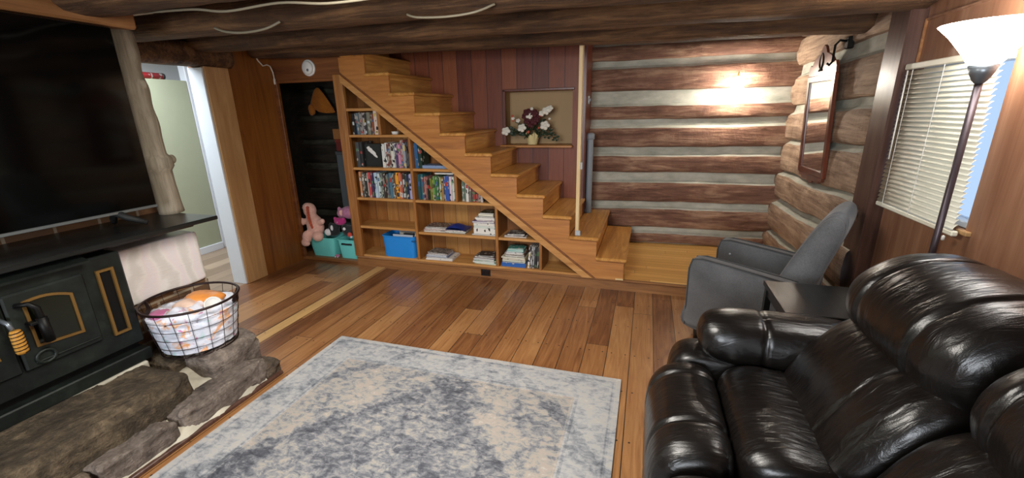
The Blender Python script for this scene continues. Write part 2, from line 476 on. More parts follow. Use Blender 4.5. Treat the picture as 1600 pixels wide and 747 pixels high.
M['plush_red'] = fabric('red_plush', hexc('b03328'), hexc('d65444'), 60, .8)
M['cap_orange'] = fabric('orange_cloth', hexc('94500f'), hexc('c4761f'), 90, .4)
M['black_plastic'] = plain('black_plastic', hexc('151617'), .35)
M['black_iron'] = plain('black_iron', hexc('141312'), .5, .6)
M['rust_iron'] = plain('dark_wire', hexc('2b1a17'), .45, .5)
M['matte_black'] = plain('matte_black', hexc('0d0e0e'), .7)
M['screen'] = plain('tv_screen_glass', hexc('020303'), .08, 0, .5)
M['silver'] = plain('brushed_silver', hexc('8f9698'), .35, .8)
M['chrome'] = plain('grey_metal', hexc('7d848a'), .35, .6)
M['gate_grey'] = plain('gate_grey_plastic', hexc('7f868e'), .45)
M['gate_light'] = plain('catch_grey_plastic', hexc('a9aeb2'), .45)
M['white_plastic'] = plain('white_plastic', hexc('dcdad4'), .4)
M['white_paint'] = plain('white_paint', hexc('dfe6ee'), .4, var=.04)
M['green_paint'] = plain('pale_green_paint', hexc('a9b096'), .5, var=.05)
M['white_wall'] = plain('white_wall_paint', hexc('dfe2e2'), .7, var=.03)
M['turquoise'] = plain('turquoise_plastic', hexc('72d6d2'), .4)
M['sky_blue'] = plain('bright_blue_plastic', hexc('1f86d8'), .45)
M['paper'] = plain('white_paper', hexc('d6d3cb'), .7, var=.08)
M['cream_pot'] = plain('cream_pot_glaze', hexc('d9c891'), .5, var=.08)
M['leaf'] = plain('dark_green_leaf', hexc('24331f'), .55, var=.35)
M['burgundy'] = plain('burgundy_petal', hexc('4a141b'), .7, var=.3)
M['white_petal'] = plain('white_petal', hexc('e3ded0'), .7, var=.06)
M['pinkberry'] = plain('coral_petal', hexc('b4553f'), .7, var=.2)
M['pale_cable'] = plain('pale_cable_sheath', hexc('857c68'), .5)
M['white_cable'] = plain('white_cable_sheath', hexc('d8d0c4'), .5)
M['blind'] = plain('cream_blind_slat', hexc('eeead6'), .45)
M['brass'] = plain('aged_brass', hexc('7a5a2b'), .5, .4, var=.2)
M['spring_wood'] = wood('spring_handle_wood', hexc('8a5520'), hexc('b9812f'), hexc('d1a04c'), 'Z', 1.2, .5)
t = NT('stove_iron'); c = t.obj(False); f = t.noise(c, 7, 6, .65); f2 = t.noise(c, 40, 4)
t.set(Base_Color=t.ramp(f, [(.35, hexc('0c100e')), (.58, hexc('1b211d')), (.8, hexc('30372f'))]), Roughness=.5, Metallic=.3); t.bump(t.m('ADD', f, t.m('MULTIPLY', f2, .3)), .25, .006)
M['stove'] = t.mat
M['soot_glass'] = plain('sooty_glass', hexc('17190f'), .22, 0, .5, var=.4)
t = NT('mirror_glass'); t.set(Base_Color=(.86, .88, .88), Metallic=1.0, Roughness=.03); M['mirror'] = t.mat
t = NT('window_glass'); t.set(Base_Color=(.95, .98, 1.0), Roughness=.02, Transmission_Weight=1.0, IOR=1.05); M['glass'] = t.mat
t = NT('sconce_frosted_glass'); t.set(Base_Color=(1, .97, .9), Roughness=.4, Emission_Color=(1.0, .93, .82), Emission_Strength=SCONCE_EMIT); M['sconce_glow'] = t.mat
t = NT('torchiere_bowl_glass'); t.set(Base_Color=(1, .98, .94), Roughness=.4, Emission_Color=(1.0, .965, .91), Emission_Strength=TORCH_EMIT); M['torch_glow'] = t.mat
M['lamp_pole'] = plain('bronze_lamp_pole', hexc('4a4045'), .35, .5)
M['side_floor'] = planks('side_room_planks', [(.2, hexc('7b6857')), (.6, hexc('a08c77')), (.9, hexc('b9a58e'))], 'X', 'Y', .18, 1.2, rough=.4)

def rug_mat():
    t = NT('distressed_rug'); c = t.obj(False)
    sep = t.t.nodes.new('ShaderNodeSeparateXYZ'); t.t.links.new(c, sep.inputs[0]); X, Y = sep.outputs[0], sep.outputs[1]
    wob = t.noise(c, 9, 5, .65); w = t.m('SUBTRACT', wob, .5)
    streak = t.noise(t.scale(c, (12, 70, 1)), 1.0, 5, .7)
    blotch = t.noise(c, 4.0, 5, .6, .5); fleck = t.noise(t.scale(c, (20, 32, 1)), 1.0, 9, .74, .5)
    f = t.m('ADD', t.m('MULTIPLY', blotch, .34), t.m('ADD', t.m('MULTIPLY', fleck, .56), t.m('MULTIPLY', streak, .10)))
    ax = t.m('ABSOLUTE', X); ay = t.m('ABSOLUTE', t.m('ADD', Y, .55))
    # central medallion: an arched lozenge of darker flecks with a dark rim
    lob = t.m('MULTIPLY', t.m('SINE', t.m('MULTIPLY', t.m('ADD', ax, t.m('MULTIPLY', ay, 1.2)), 14.0)), .045)
    dm = t.m('ADD', t.m('ADD', t.m('DIVIDE', ax, 1.12), t.m('POWER', t.m('DIVIDE', ay, 1.74), 1.7)), t.m('ADD', lob, t.m('MULTIPLY', w, .32)))
    med = t.m('SUBTRACT', 1.0, t.n('ShaderNodeMapRange', 0, i_0=dm, i_1=.93, i_2=1.03))
    rim = t.m('SUBTRACT', 1.0, t.n('ShaderNodeMapRange', 0, i_0=t.m('ABSOLUTE', t.m('SUBTRACT', dm, .90)), i_1=.04, i_2=.11))
    f = t.m('SUBTRACT', f, t.m('ADD', t.m('MULTIPLY', med, .052), t.m('MULTIPLY', rim, .040)))
    # small flower rings across the field and the border
    warp = t.addv(c, t.n('ShaderNodeCombineXYZ', 0, i_X=t.m('MULTIPLY', w, .10), i_Y=t.m('MULTIPLY', w, .08), i_Z=0.0))
    vo = t.n('ShaderNodeTexVoronoi', 0, i_Vector=warp, i_Scale=7.0, i_Randomness=.8)
    ring = t.m('LESS_THAN', t.m('ABSOLUTE', t.m('SUBTRACT', vo, .34)), .06); core = t.m('LESS_THAN', vo, .13)
    f = t.m('ADD', f, t.m('SUBTRACT', t.m('MULTIPLY', core, .045), t.m('MULTIPLY', ring, .028)))
    # corner brackets
    dc = t.m('ADD', t.m('DIVIDE', t.m('SUBTRACT', .80, ax), .34), t.m('DIVIDE', t.m('SUBTRACT', 1.16, t.m('ABSOLUTE', Y)), .36))
    cor = t.m('LESS_THAN', t.m('ABSOLUTE', t.m('SUBTRACT', t.m('ADD', dc, t.m('MULTIPLY', w, .7)), .8)), .13)
    f = t.m('SUBTRACT', f, t.m('MULTIPLY', cor, .05))
    # border: slightly paler and bluer, with thin worn lines
    de = t.m('MINIMUM', t.m('SUBTRACT', 1.02, ax), t.m('SUBTRACT', 1.40, t.m('ABSOLUTE', Y)))
    bord = t.m('LESS_THAN', de, .25)
    for lo, hi, k in ((.0, .03, .04), (.04, .05, -.05), (.225, .24, -.045), (.252, .262, .04)):
        f = t.m('ADD', f, t.m('MULTIPLY', t.m('MULTIPLY', t.m('GREATER_THAN', de, lo), t.m('LESS_THAN', de, hi)), k))
    field = t.ramp(f, [(.31, hexc('3a3c43')), (.39, hexc('56585f')), (.445, hexc('77787d')), (.485, hexc('8d8c8b')), (.52, hexc('a19b90')), (.555, hexc('a3958d')), (.60, hexc('aca69d')), (.67, hexc('bab8b3'))])
    edge = t.ramp(f, [(.34, hexc('56595f')), (.42, hexc('7e8186')), (.48, hexc('98999b')), (.53, hexc('a9a8a6')), (.58, hexc('aca69f')), (.65, hexc('bdbbb6'))])
    col = t.mix(bord, field, edge)
    t.set(Base_Color=col, Roughness=.95)
    t.bump(t.m('ADD', t.m('MULTIPLY', fleck, .6), streak), .25, .004); return t.mat
M['rug'] = rug_mat()
def pack_mat():
    t = NT('wrapped_pack_film'); c = t.obj(False)
    w = t.n('ShaderNodeTexWave', 0, i_Vector=t.addv(t.scale(c, (1, 1, 1)), (0, 0, 0)), i_Scale=2.2, i_Distortion=9.0, i_Detail=4.0, wave_type='BANDS', bands_direction='Y')
    f = t.noise(t.scale(c, (10, 10, 60)), 2, 4)
    col = t.ramp(t.m('ADD', t.m('MULTIPLY', w, .6), t.m('MULTIPLY', f, .4)), [(.25, hexc('d6d0ca')), (.5, hexc('e6e1dc')), (.7, hexc('e6dad8')), (.9, hexc('e0dcdf'))])
    t.set(Base_Color=col, Roughness=.35); t.bump(t.m('ADD', f, t.noise(c, 18, 4)), .3, .006); return t.mat
M['pack'] = pack_mat()
def liner_mat():
    t = NT('printed_plastic_bag'); c = t.obj()
    f = t.noise(c, 9, 4, .5, 1.2); g = t.noise(t.addv(c, (3.1, 1.7, .4)), 13, 3, .5, 1.5)
    col = t.ramp(f, [(.27, hexc('a5d3cb')), (.37, hexc('dbe0ee')), (.57, hexc('e6e6f0')), (.645, hexc('e9a566')), (.74, hexc('dfe4ec'))], 'LINEAR')
    col = t.mix(t.ramp(g, [(.63, (0, 0, 0)), (.69, (1, 1, 1))]), col, hexc('cb86ac'))
    t.set(Base_Color=col, Roughness=.35); t.bump(t.noise(c, 24, 5, .6, 1.0), .5, .01); return t.mat
M['liner'] = liner_mat()

_bk = {}
def book_mat(h, busy=.5, second=None):
    key = (h, busy, second)
    if key not in _bk:
        t = NT('book_cover_' + h.strip('#')); c = t.obj()
        v = t.n('ShaderNodeTexVoronoi', 1, i_Vector=t.scale(c, (1, 1, .55)), i_Scale=70.0)
        sep = t.t.nodes.new('ShaderNodeSeparateColor'); t.t.links.new(v, sep.inputs[0])
        mask = t.m('LESS_THAN', sep.outputs[0], busy*.42)
        base = hexc(h); lum = sum(base)/3
        alt = hexc(second) if second else (hexc('a8a298') if lum < .25 else hexc('2a2628'))
        t.set(Base_Color=t.mix(mask, base, alt), Roughness=.4); _bk[key] = t.mat
    return _bk[key]

# ================================================================== THE ROOM
mb = MB().box(-3.76, 1.45, -2.4, 3.80, -.06, 0)
struct('floor', mb, M['floor'])
mb = MB().box(-5.8, -3.76, 0.8, 3.78, -.06, 0).box(-5.8, -4.5, 3.78, 4.4, -.06, 0)
struct('floor_side_room', mb, M['side_floor'])
mb = MB().box(-2.985, 1.45, 3.79, 5.15, .0, .105)
struct('floor_platform', mb, M['platform'])
mb = MB().box(-4.46, -2.985, 3.80, 4.95, -.03, .035)
struct('floor_closet', mb, M['fascia'])
mb = MB().box(-2.985, 1.40, 3.766, 3.79, 0, .088).box(-2.985, 1.40, 3.752, 3.79, .088, .107, .006)
struct('baseboard_platform', mb, M['fascia'])
mb = MB().box(-3.74, -2.985, 3.775, 3.80, 0, .04, .006)
struct('baseboard_closet', mb, M['fascia'])

def log_rows(logs, zmin, zmax):
    rows = [(zmin, .0, 1, 0)]                    # z, protrusion, material of the face above, wobble weight
    prev = zmin
    for (a, b, ex) in logs:
        rows += [(a-.004, .0, 0, 1), (a+.001, .040+ex, 0, 1), (a+.016, .054+ex, 0, 1)]
        k = 4
        for i in range(1, k): rows.append((a+.016+(b-a-.032)*i/k, .062+ex, 0, .5))
        rows += [(b-.016, .056+ex, 0, 1), (b-.002, .046+ex, 1, 1), (b+.004, .040+ex, 1, 1), (b+.022, .012+ex*.5, 1, 1)]
        prev = b
    if zmax > prev+.03: rows.append((zmax, 0, 1, 0))
    return rows
def log_wall(name, logs, s0, s1, P, mats, seed=0, wob=.012, n=90, slope=0.0):
    rows = log_rows(logs, logs[0][0]-.03, logs[-1][1]+.25)
    v = []; f = []; fm = []
    for j, (z, d, m_, wt) in enumerate(rows):
        for i in range(n+1):
            s = s0+(s1-s0)*i/n
            zz = z + wt*wob*(nz(s*1.1, z*2.2, seed)+.5*nz(s*4, z*5, seed)) + slope*(s-s1)
            dd = d + (.010*nz(s*2.2, z*7, seed+5) + .008*nz(s*7, z*14, seed+9) if d > .035 else .004*nz(s*3, z*6, seed))
            v.append(P(s, zz, dd))
    for j in range(len(rows)-1):
        for i in range(n):
            f.append((j*(n+1)+i, j*(n+1)+i+1, (j+1)*(n+1)+i+1, (j+1)*(n+1)+i)); fm.append(rows[j][2])
    mb = MB(); mb.v = v; mb.f = f; mb.m = fm; mb.s = [True]*len(f)
    o = struct(name, mb, mats)
    # keep hewn edges crisp
    try: o.data.set_sharp_from_angle(angle=R(32))
    except Exception: pass
    return o
BACKY = lambda x: 5.01 + .055*(x+.2)
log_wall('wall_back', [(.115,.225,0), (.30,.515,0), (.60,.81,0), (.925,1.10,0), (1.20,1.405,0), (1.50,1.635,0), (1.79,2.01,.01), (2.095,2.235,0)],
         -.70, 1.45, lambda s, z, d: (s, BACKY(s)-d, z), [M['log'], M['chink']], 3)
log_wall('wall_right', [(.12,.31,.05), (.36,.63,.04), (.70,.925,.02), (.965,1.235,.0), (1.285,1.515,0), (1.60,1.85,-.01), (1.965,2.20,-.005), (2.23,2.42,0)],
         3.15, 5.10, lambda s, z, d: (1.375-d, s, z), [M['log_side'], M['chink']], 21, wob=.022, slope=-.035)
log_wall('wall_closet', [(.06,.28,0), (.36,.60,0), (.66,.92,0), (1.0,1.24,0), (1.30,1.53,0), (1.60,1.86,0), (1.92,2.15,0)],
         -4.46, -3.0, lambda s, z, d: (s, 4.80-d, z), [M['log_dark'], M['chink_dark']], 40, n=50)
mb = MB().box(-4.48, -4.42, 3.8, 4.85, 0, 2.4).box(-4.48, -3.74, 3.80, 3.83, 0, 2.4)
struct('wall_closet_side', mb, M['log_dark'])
# panelled right wall with the window opening
mb = MB()
for (y0, y1, z0, z1) in ((-2.4, 2.343, 0, 2.45), (3.00, 3.20, 0, 2.45), (2.343, 3.00, 0, 1.055), (2.343, 3.00, 1.80, 2.45)):
    mb.box(1.375, 1.47, y0, y1, z0, z1)
mb.box(1.366, 1.38, 2.2, 3.06, 2.018, 2.030)
struct('wall_right_panelled', mb, M['winpanel'])
struct('trim_1', MB().box(1.295, 1.40, 3.045, 3.265, 0, 2.40, .008), M['darkcasing'])
struct('trim_2', MB().box(1.362, 1.376, 3.034, 3.046, 1.81, 2.03, .003), M['mantel'])
# rear wall (behind the camera) with a big window opening, closes the room
mb = MB()
mb.box(-3.76, 1.45, -2.5, -2.4, 0, 1.0).box(-3.76, 1.45, -2.5, -2.4, 2.1, 2.45).box(-3.76, -2.0, -2.5, -2.4, 1.0, 2.1).box(.2, 1.45, -2.5, -2.4, 1.0, 2.1)
struct('wall_front', mb, M['winpanel'])
struct('ceiling', MB().box(-3.80, 1.47, -2.5, 5.15, 2.43, 2.50).box(-4.48, -3.80, 3.8, 5.15, 2.3, 2.4), M['ceil'])

# left wall: plywood panel, pale casing, white jamb, header log
struct('wall_left', MB().box(-3.92, -3.74, 3.24, 3.80, 0, 2.45).box(-3.92, -3.76, 3.03, 3.24, 0, 2.45).box(-3.92, -3.76, 1.9, 3.03, 2.2, 2.45), M['panel'])
struct('trim_3', MB().box(-3.765, -3.718, 3.015, 3.25, 0, 2.03, .004), M['casing'])
struct('trim_4', MB().box(-3.745, -3.70, 3.765, 3.805, 0.035, 1.95, .004).box(-3.74, -2.99, 3.78, 3.82, 1.925, 1.955, .004), M['header'])
struct('trim_5', MB().box(-3.90, -3.735, 3.0, 3.02, 0, 2.02, .003), M['white_paint'])
struct('wall_closet_header', MB().box(-3.75, -2.90, 3.79, 3.83, 1.94, 2.43), M['header'])
def hewn_beam(name, p0, p1, hw, hz, mat, seed, n=40):
    """a squared log with soft corners between two points"""
    p0 = Vector(p0); p1 = Vector(p1); t = (p1-p0).normalized(); up = Vector((0,0,1)); sd = t.cross(up).normalized()
    k = 14; v = []; f = []
    for i in range(n+1):
        c = p0+(p1-p0)*i/n; L = (p1-p0).length*i/n
        for j in range(k):
            th = 2*math.pi*j/k+.2
            a = math.copysign(abs(math.cos(th))**.6, math.cos(th))*hw; b = math.copysign(abs(math.sin(th))**.6, math.sin(th))*hz
            q = 1+.10*nz(L*1.2+seed, j*.7, seed)+.05*nz(L*4, j*1.3, seed+3)
            v.append(tuple(c+sd*a*q+up*b*q))
    for i in range(n):
        for j in range(k):
            l = (j+1) % k; f.append((i*k+j, i*k+l, (i+1)*k+l, (i+1)*k+j))
    f.append(tuple(range(k))); f.append(tuple(n*k+j for j in range(k)))
    mb = MB(); mb.v = v; mb.f = f; mb.m = [0]*len(f); mb.s = [True]*(len(f)-2)+[False]*2
    return struct(name, mb, mat)
hewn_beam('lintel_beam', (-3.82, 1.8, 2.115), (-3.80, 3.29, 2.125), .13, .10, M['beam'], 3)
for i, (y, zl, zr) in enumerate(((3.61, 2.285, 2.19), (3.02, 2.275, 2.215), (2.36, 2.27, 2.22), (1.70, 2.27, 2.23), (1.0, 2.28, 2.24), (.3, 2.28, 2.24), (-.5, 2.28, 2.24), (-1.3, 2.28, 2.24))):
    hewn_beam('ceiling_beam', (-3.74 if i else -3.72, y, zl), (1.36, y+.03, zr), .135, .14, M['beam'], 11+7*i, 60)
hewn_beam('ceiling_beam', (-.66, 4.42, 2.36), (1.36, 4.44, 2.35), .12, .12, M['beam'], 91)

# stair wall of dark red boards with the niche
mb = MB()
for (x0, x1, z0, z1) in ((-3.2, -1.505, .1, 2.45), (-.765, -.66, .1, 2.45), (-1.505, -.765, .1, 1.23), (-1.505, -.765, 1.802, 2.45)):
    mb.box(x0, x1, 4.60, 4.625, z0, z1)
struct('wall_stairs', mb, M['redboards'])
M['niche'] = plain('niche_backboard', hexc('a68a64'), .7, var=.06)
mb = MB().box(-1.545, -.73, 4.80, 4.82, 1.2, 1.85).box(-1.525, -1.505, 4.625, 4.80, 1.2, 1.83).box(-.765, -.745, 4.625, 4.80, 1.2, 1.83).box(-1.525, -.745, 4.625, 4.80, 1.802, 1.822)
struct('wall_niche', mb, M['niche'])
struct('trim_6', MB().box(-1.54, -.752, 4.52, 4.80, 1.224, 1.25, .006), M['oak'])
struct('trim_7', MB().box(-1.52, -1.488, 4.585, 4.61, 1.25, 1.82, .004).box(-1.52, -.745, 4.585, 4.61, 1.802, 1.826, .004), M['redwood'])
struct('trim_8', MB().box(-.665, -.622, 4.565, 5.02, .105, 2.43, .006), M['redwood'])

# side room beyond the doorway
mb = MB().box(-5.80, -5.72, .8, 4.4, 0, 2.5).box(-5.8, -4.50, 4.32, 4.4, 0, 2.5).box(-5.8, -3.92, .8, .88, 0, 2.5)
struct('wall_side_room', mb, M['white_wall'])
struct('ceiling_side_room', MB().box(-5.8, -3.92, .8, 3.78, 2.5, 2.55).box(-5.8, -4.50, 3.78, 4.4, 2.5, 2.55), M['white_wall'])
struct('wall_partition', MB().box(-5.22, -5.10, 1.6, 3.885, 0, 2.01, .004), M['green_paint'])
struct('baseboard_partition', MB().box(-5.10, -5.085, 1.6, 3.885, 0, .085, .004), M['white_paint'])
d2 = struct('door_1', MB().box(-5.20, -5.10, 3.89, 4.30, 0, 2.35, .006).box(-5.10, -5.088, 3.93, 4.0, 0, 2.35, .003), M['white_paint'])
for (y, z, h) in ((3.935, 1.78, .05), (3.945, 1.12, .02), (3.945, .93, .12), (3.945, .52, .02)):
    p = MB().box(-5.088, -5.082, y-.012, y+.012, z-h/2, z+h/2, .002).build('latch_plate', M['chrome'], d2)
roll = thing('gift_wrap_roll', 'red patterned gift wrap roll lying on top of the pale green partition', 'wrapping paper roll', (-5.16, 3.3, 2.045))
def ymat(x, y, z): return Matrix.Translation((x, y, z)) @ Matrix.Rotation(-math.pi/2, 4, 'X')
M['wrap_red'] = book_mat('b3262e', .35, 'd9d2cc'); 
MB().lathe([(.034, -.45), (.034, .36)], 18, mat=ymat(-5.16, 3.3, 2.045)).build('paper_tube', M['wrap_red'], roll)
MB().lathe([(.035, .36), (.033, .385), (.0, .387)], 18, mat=ymat(-5.16, 3.3, 2.045)).build('end_cap', M['black_plastic'], roll)

# window 1: white frame, sash bar and glass in the panelled wall
w = struct('window_1', MB().box(1.385, 1.46, 2.344, 2.358, 1.057, 1.798, .003).box(1.385, 1.46, 2.945, 2.998, 1.057, 1.798, .004).box(1.385, 1.46, 2.355, 2.95, 1.057, 1.085, .004).box(1.385, 1.46, 2.355, 2.95, 1.765, 1.798, .004).box(1.40, 1.44, 2.60, 2.63, 1.08, 1.77, .004), M['white_paint'])
MB().box(1.43, 1.434, 2.355, 2.95, 1.085, 1.77).build('glass', M['glass'], w)
MB().box(1.355, 1.376, 2.30, 2.37, 1.035, 1.056, .003).build('sill', M['casing'], w)

# ================================================================== STAIRCASE
XR = [-.111-.248*i for i in range(13)]; ZT = [.315+.1845*i for i in range(13)]
st = thing('staircase', 'honey oak open-side staircase with a bookcase built in under it', 'staircase', (-1.5, 4.2, .105))
poly = [(XR[0]-.022, .107)]
for i in range(11):
    poly.append((XR[i]-.022, ZT[i]-.032)); poly.append((XR[i+1]-.022, ZT[i]-.032))
poly = [p for p in poly if p[0] > -2.9] + [(-2.9, ZT[10]-.032), (-2.9, 1.955), (-.425, .107)]
MB().prism(poly, 'Y', 3.748, 3.775).build('stringer', M['stringer'], st)
MB().prism([(-2.9, 1.975), (-2.9, 1.905), (-.50, .107), (-.405, .107)], 'Y', 3.733, 3.7485).build('stringer_moulding', M['oak_edge'], st)
MB().prism([(-2.9, 1.995), (-2.9, 1.976), (-.404, .107), (-.379, .107)], 'Y', 3.742, 3.7485).build('stringer_bead', M['header'], st)
for i in range(12):
    x1 = XR[i]; x0 = x1-.275; z = ZT[i]
    if x0 < -2.96: x0 = -2.96
    MB().box(x0, x1, 3.718, 4.895 if i < 2 else 4.598, z-.032, z, .009).build('tread', M['oak_y'], st)
    zb = .105 if i == 0 else ZT[i-1]
    MB().box(x1-.045, x1-.024, 3.76, 4.895 if i < 2 else 4.598, zb, z-.03).build('riser', M['oak_y'], st)
# the paler flitch at the very bottom of the stringer
MB().box(-.20, -.13, 3.742, 3.75, .107, .122, .002).build('chip_block', M['pale_post'], st)

# ================================================================== BOOKCASE
bc = thing('bookcase', 'built-in oak bookcase filling the triangle under the staircase', 'bookcase', (-1.9, 3.95, .107))
MB().box(-3.0, -2.895, 3.757, 3.80, .107, 1.98, .004).build('post', M['oak_z'], bc)
MB().box(-3.0, -2.965, 3.80, 4.60, .107, 2.2).build('side_panel', M['oak_z'], bc)
slope = lambda x: .107+(-.44-x)*.745            # underside of the stringer
BY = 4.06
MB().prism([(-2.965, .107), (-.5, .107), (-2.9, 1.93), (-2.965, 1.97)], 'Y', BY, BY+.02).build('back_panel', M['back_pine'], bc)
def shelf(z, x0, x1):
    MB().box(x0, x1, 3.768, BY, z-.026, z, .003).build('shelf', M['oak_edge'], bc)
S = dict(top=1.66, one=1.405, two=1.078, three=.762, four=.455, five=.428, six=.428, base=.128)
shelf(S['top'], -2.965, -2.555); shelf(S['one'], -2.965, -2.20); shelf(S['two'], -2.965, -1.765); shelf(S['three'], -2.965, -1.34)
shelf(S['four'], -2.965, -2.23); shelf(S['five'], -2.20, -1.355); shelf(S['six'], -1.33, -.90); shelf(S['base'], -2.965, -.47)
def upright(x, z0, z1, w=.028):
    MB().box(x-w/2, x+w/2, 3.762, BY, z0, z1, .003).build('divider', M['oak_z'], bc)
upright(-2.53, 1.405, 1.635); upright(-2.215, .128, 1.40); upright(-1.745, .762, 1.06); upright(-1.34, .128, .755); upright(-.905, .128, .435)
op = thing('outlet', 'black electrical outlet in the kickboard below the bookcase', 'outlet', (-1.47, 3.764, .05))
MB().box(-1.52, -1.42, 3.757, 3.766, .018, .083, .003).build('plate', M['black_plastic'], op)
for dx in (-.022, .022): MB().box(-1.47+dx-.013, -1.47+dx+.013, 3.754, 3.7585, .035, .066, .004).build('socket', M['rust_iron'], op)

# ================================================================== BOOKS
ORD = 'first second third fourth fifth sixth seventh eighth ninth tenth eleventh twelfth thirteenth fourteenth fifteenth sixteenth seventeenth eighteenth nineteenth twentieth twenty-first twenty-second twenty-third twenty-fourth twenty-fifth twenty-sixth twenty-seventh twenty-eighth twenty-ninth thirtieth'.split()
def book_mesh(w, h, d, seed):
    """spine toward -Y, standing on its tail; 0 cover, 1 pages, 2 spine label"""
    rnd = random.Random(seed); mb = MB(); c = min(.003, w*.18)
    mb.box(0, c, 0, d, 0, h).box(w-c, w, 0, d, 0, h).box(c, w-c, 0, c, 0, h)
    mb.box(c, w-c, c, d-.006, .004, h-.004, m=1)
    a = rnd.uniform(.45, .75)*h; b = rnd.uniform(.08, .22)*h
    mb.box(w*.12, w*.88, -.0006, .0, a, min(a+b, h*.95), m=2)
    if rnd.random() < .6: mb.box(w*.12, w*.88, -.0006, .0, h*.06, h*(.06+rnd.uniform(.06, .2)), m=2)
    return mb
LABCOL = ['d8d2c4', 'c9b06a', '2a2a2c', 'a33b34', '3b5a86', 'b9c7c9', '4d7a52']
def put_book(x, z, w, h, d, colour, cname, label, group, lean=0.0, y=3.80, busy=.4, second=None, seed=0, cat='book'):
    rnd = random.Random(seed*31+int(x*1000))
    mb = book_mesh(w, h, d, seed+int(w*9999))
    o = mb.build('book', [book_mat(colour, busy, second), M['paper'], book_mat(rnd.choice(LABCOL), .3)], None, (x, y, z), (0, lean, 0), world=False)
    tag(o, label, cat, group); return o
def put_flat(x, y, z, w, d, t, rz, colour, label, group, name='magazine', busy=.5, second=None, cat='magazine', thick=False):
    mb = MB(); c = min(.002, t*.2)
    if t < .02: c = t*.18
    mb.box(-w/2, w/2, -d/2, d/2, 0, c).box(-w/2, w/2, -d/2, d/2, t-c, t)
    mb.box(-w/2+.002, w/2-.003, -d/2+.003, d/2-.003, c, t-c, m=1)
    if thick: mb.box(-w/2, w/2, -d/2, -d/2+.002, c, t-c)
    else: mb.box(-w/2, -w/2+.002, -d/2, d/2, c, t-c)
    o = mb.build(name, [book_mat(colour, busy, second), M['paper']], None, (x, y, z), (0, 0, rz), world=False)
    tag(o, label, cat, group); return o

def row(start, z, specs, where, group, y=3.80, seed=0, limit=None, kind='book'):
    """specs: (colour name, hex, width, height[, busy]) from the left"""
    x = start
    for i, s in enumerate(specs):
        cn, hx, w, h = s[:4]; busy = s[4] if len(s) > 4 else .35
        sz = 'tall ' if h > .262 else ('thin ' if w < .02 else ('thick ' if w > .036 else ''))
        put_book(x, z, w, h, min(.2, h*.72), hx, cn, f'{sz}{cn} book, {ORD[i]} from the left {where}', group, y=y+.012*math.sin(i*2.1)+.012, busy=busy, seed=seed+i)
        x += w+.0012
    return x
row(-2.875, S['one'], [('black', '1c1e20', .028, .205, .1), ('dark blue', '1f3345', .030, .21, .1), ('slate blue', '5d7078', .026, .21, .3), ('grey and white', '8f8b86', .034, .215, .6),
    ('white and mauve', 'b9aeb0', .032, .21, .6), ('charcoal', '33322f', .018, .205, .2), ('olive grey', '7a786a', .036, .215, .6), ('brown', '52402e', .024, .19, .4), ('rust', '8a4a2e', .018, .20, .2), ('cream', 'd9c3b2', .036, .232, .04)],
    'in the top bookcase bay', 'books in the top bay of the bookcase', seed=100)
# second row
row(-2.872, S['two'], [('dark grey', '47484a', .040, .25, .05), ('black and grey', '2c2d2e', .030, .252, .1)], 'on the second shelf', 'books on the second shelf of the bookcase', seed=130)
pl = thing('picture_book', 'black book facing out with a white bird shape on its cover', 'book', (-2.70, 3.86, S['two']), 0, None)
MB().box(-2.795, -2.60, 3.85, 3.868, S['two'], S['two']+.235, .003).build('cover', plain('black_book_board', hexc('151a17'), .35), pl)
mb = MB()
for (dx, dz, a, b, rot) in ((-.725, .172, .030, .022, -.3), (-.700, .150, .046, .020, -.55), (-.675, .120, .040, .013, -.7), (-.745, .195, .020, .012, .4)):
    mb.ell((0, 0, 0), (a, .0022, b), 18, 10, mat=Matrix.Translation((-2+dx, 3.849, S['two']+dz)) @ Matrix.Rotation(-rot, 4, 'Y'))
mb.build('white_shape', M['white_plastic'], pl)
row(-2.565, S['two'], [('white and black', 'cfd0cc', .034, .235, .35), ('white', 'd8d8d2', .028, .245, .3), ('brown and white', '6a4038', .040, .242, .5), ('ivory', 'd0cdc2', .034, .24, .3), ('pale grey', 'c4c6c4', .018, .24, .2),
    ('violet', '4a3b5c', .024, .232, .4), ('pink', 'c98aa6', .026, .238, .3), ('rose brown', '9c5f5a', .034, .272, .5), ('mottled grey', '90949c', .030, .25, .6)],
    'right of the bird cover', 'books on the second shelf right of the bird cover', seed=150)
row(-2.195, S['two'], [('blue', '2e5c88', .036, .245, .15), ('dark green', '21382a', .034, .22, .2)], 'in the small bay under the stringer', 'books in the small dark bay', seed=170)
put_flat(-1.99, 3.90, S['two'], .26, .17, .028, .02, '7e93b4', 'pale blue book lying flat in the small dark bay', 'flat books in the small dark bay', 'book', .1, cat='book', thick=True)
put_flat(-1.845, 3.89, S['two'], .05, .10, .026, -.06, 'c9c9c4', 'small white box at the end of the blue flat book', None, 'small_box', .2, cat='box', thick=True)
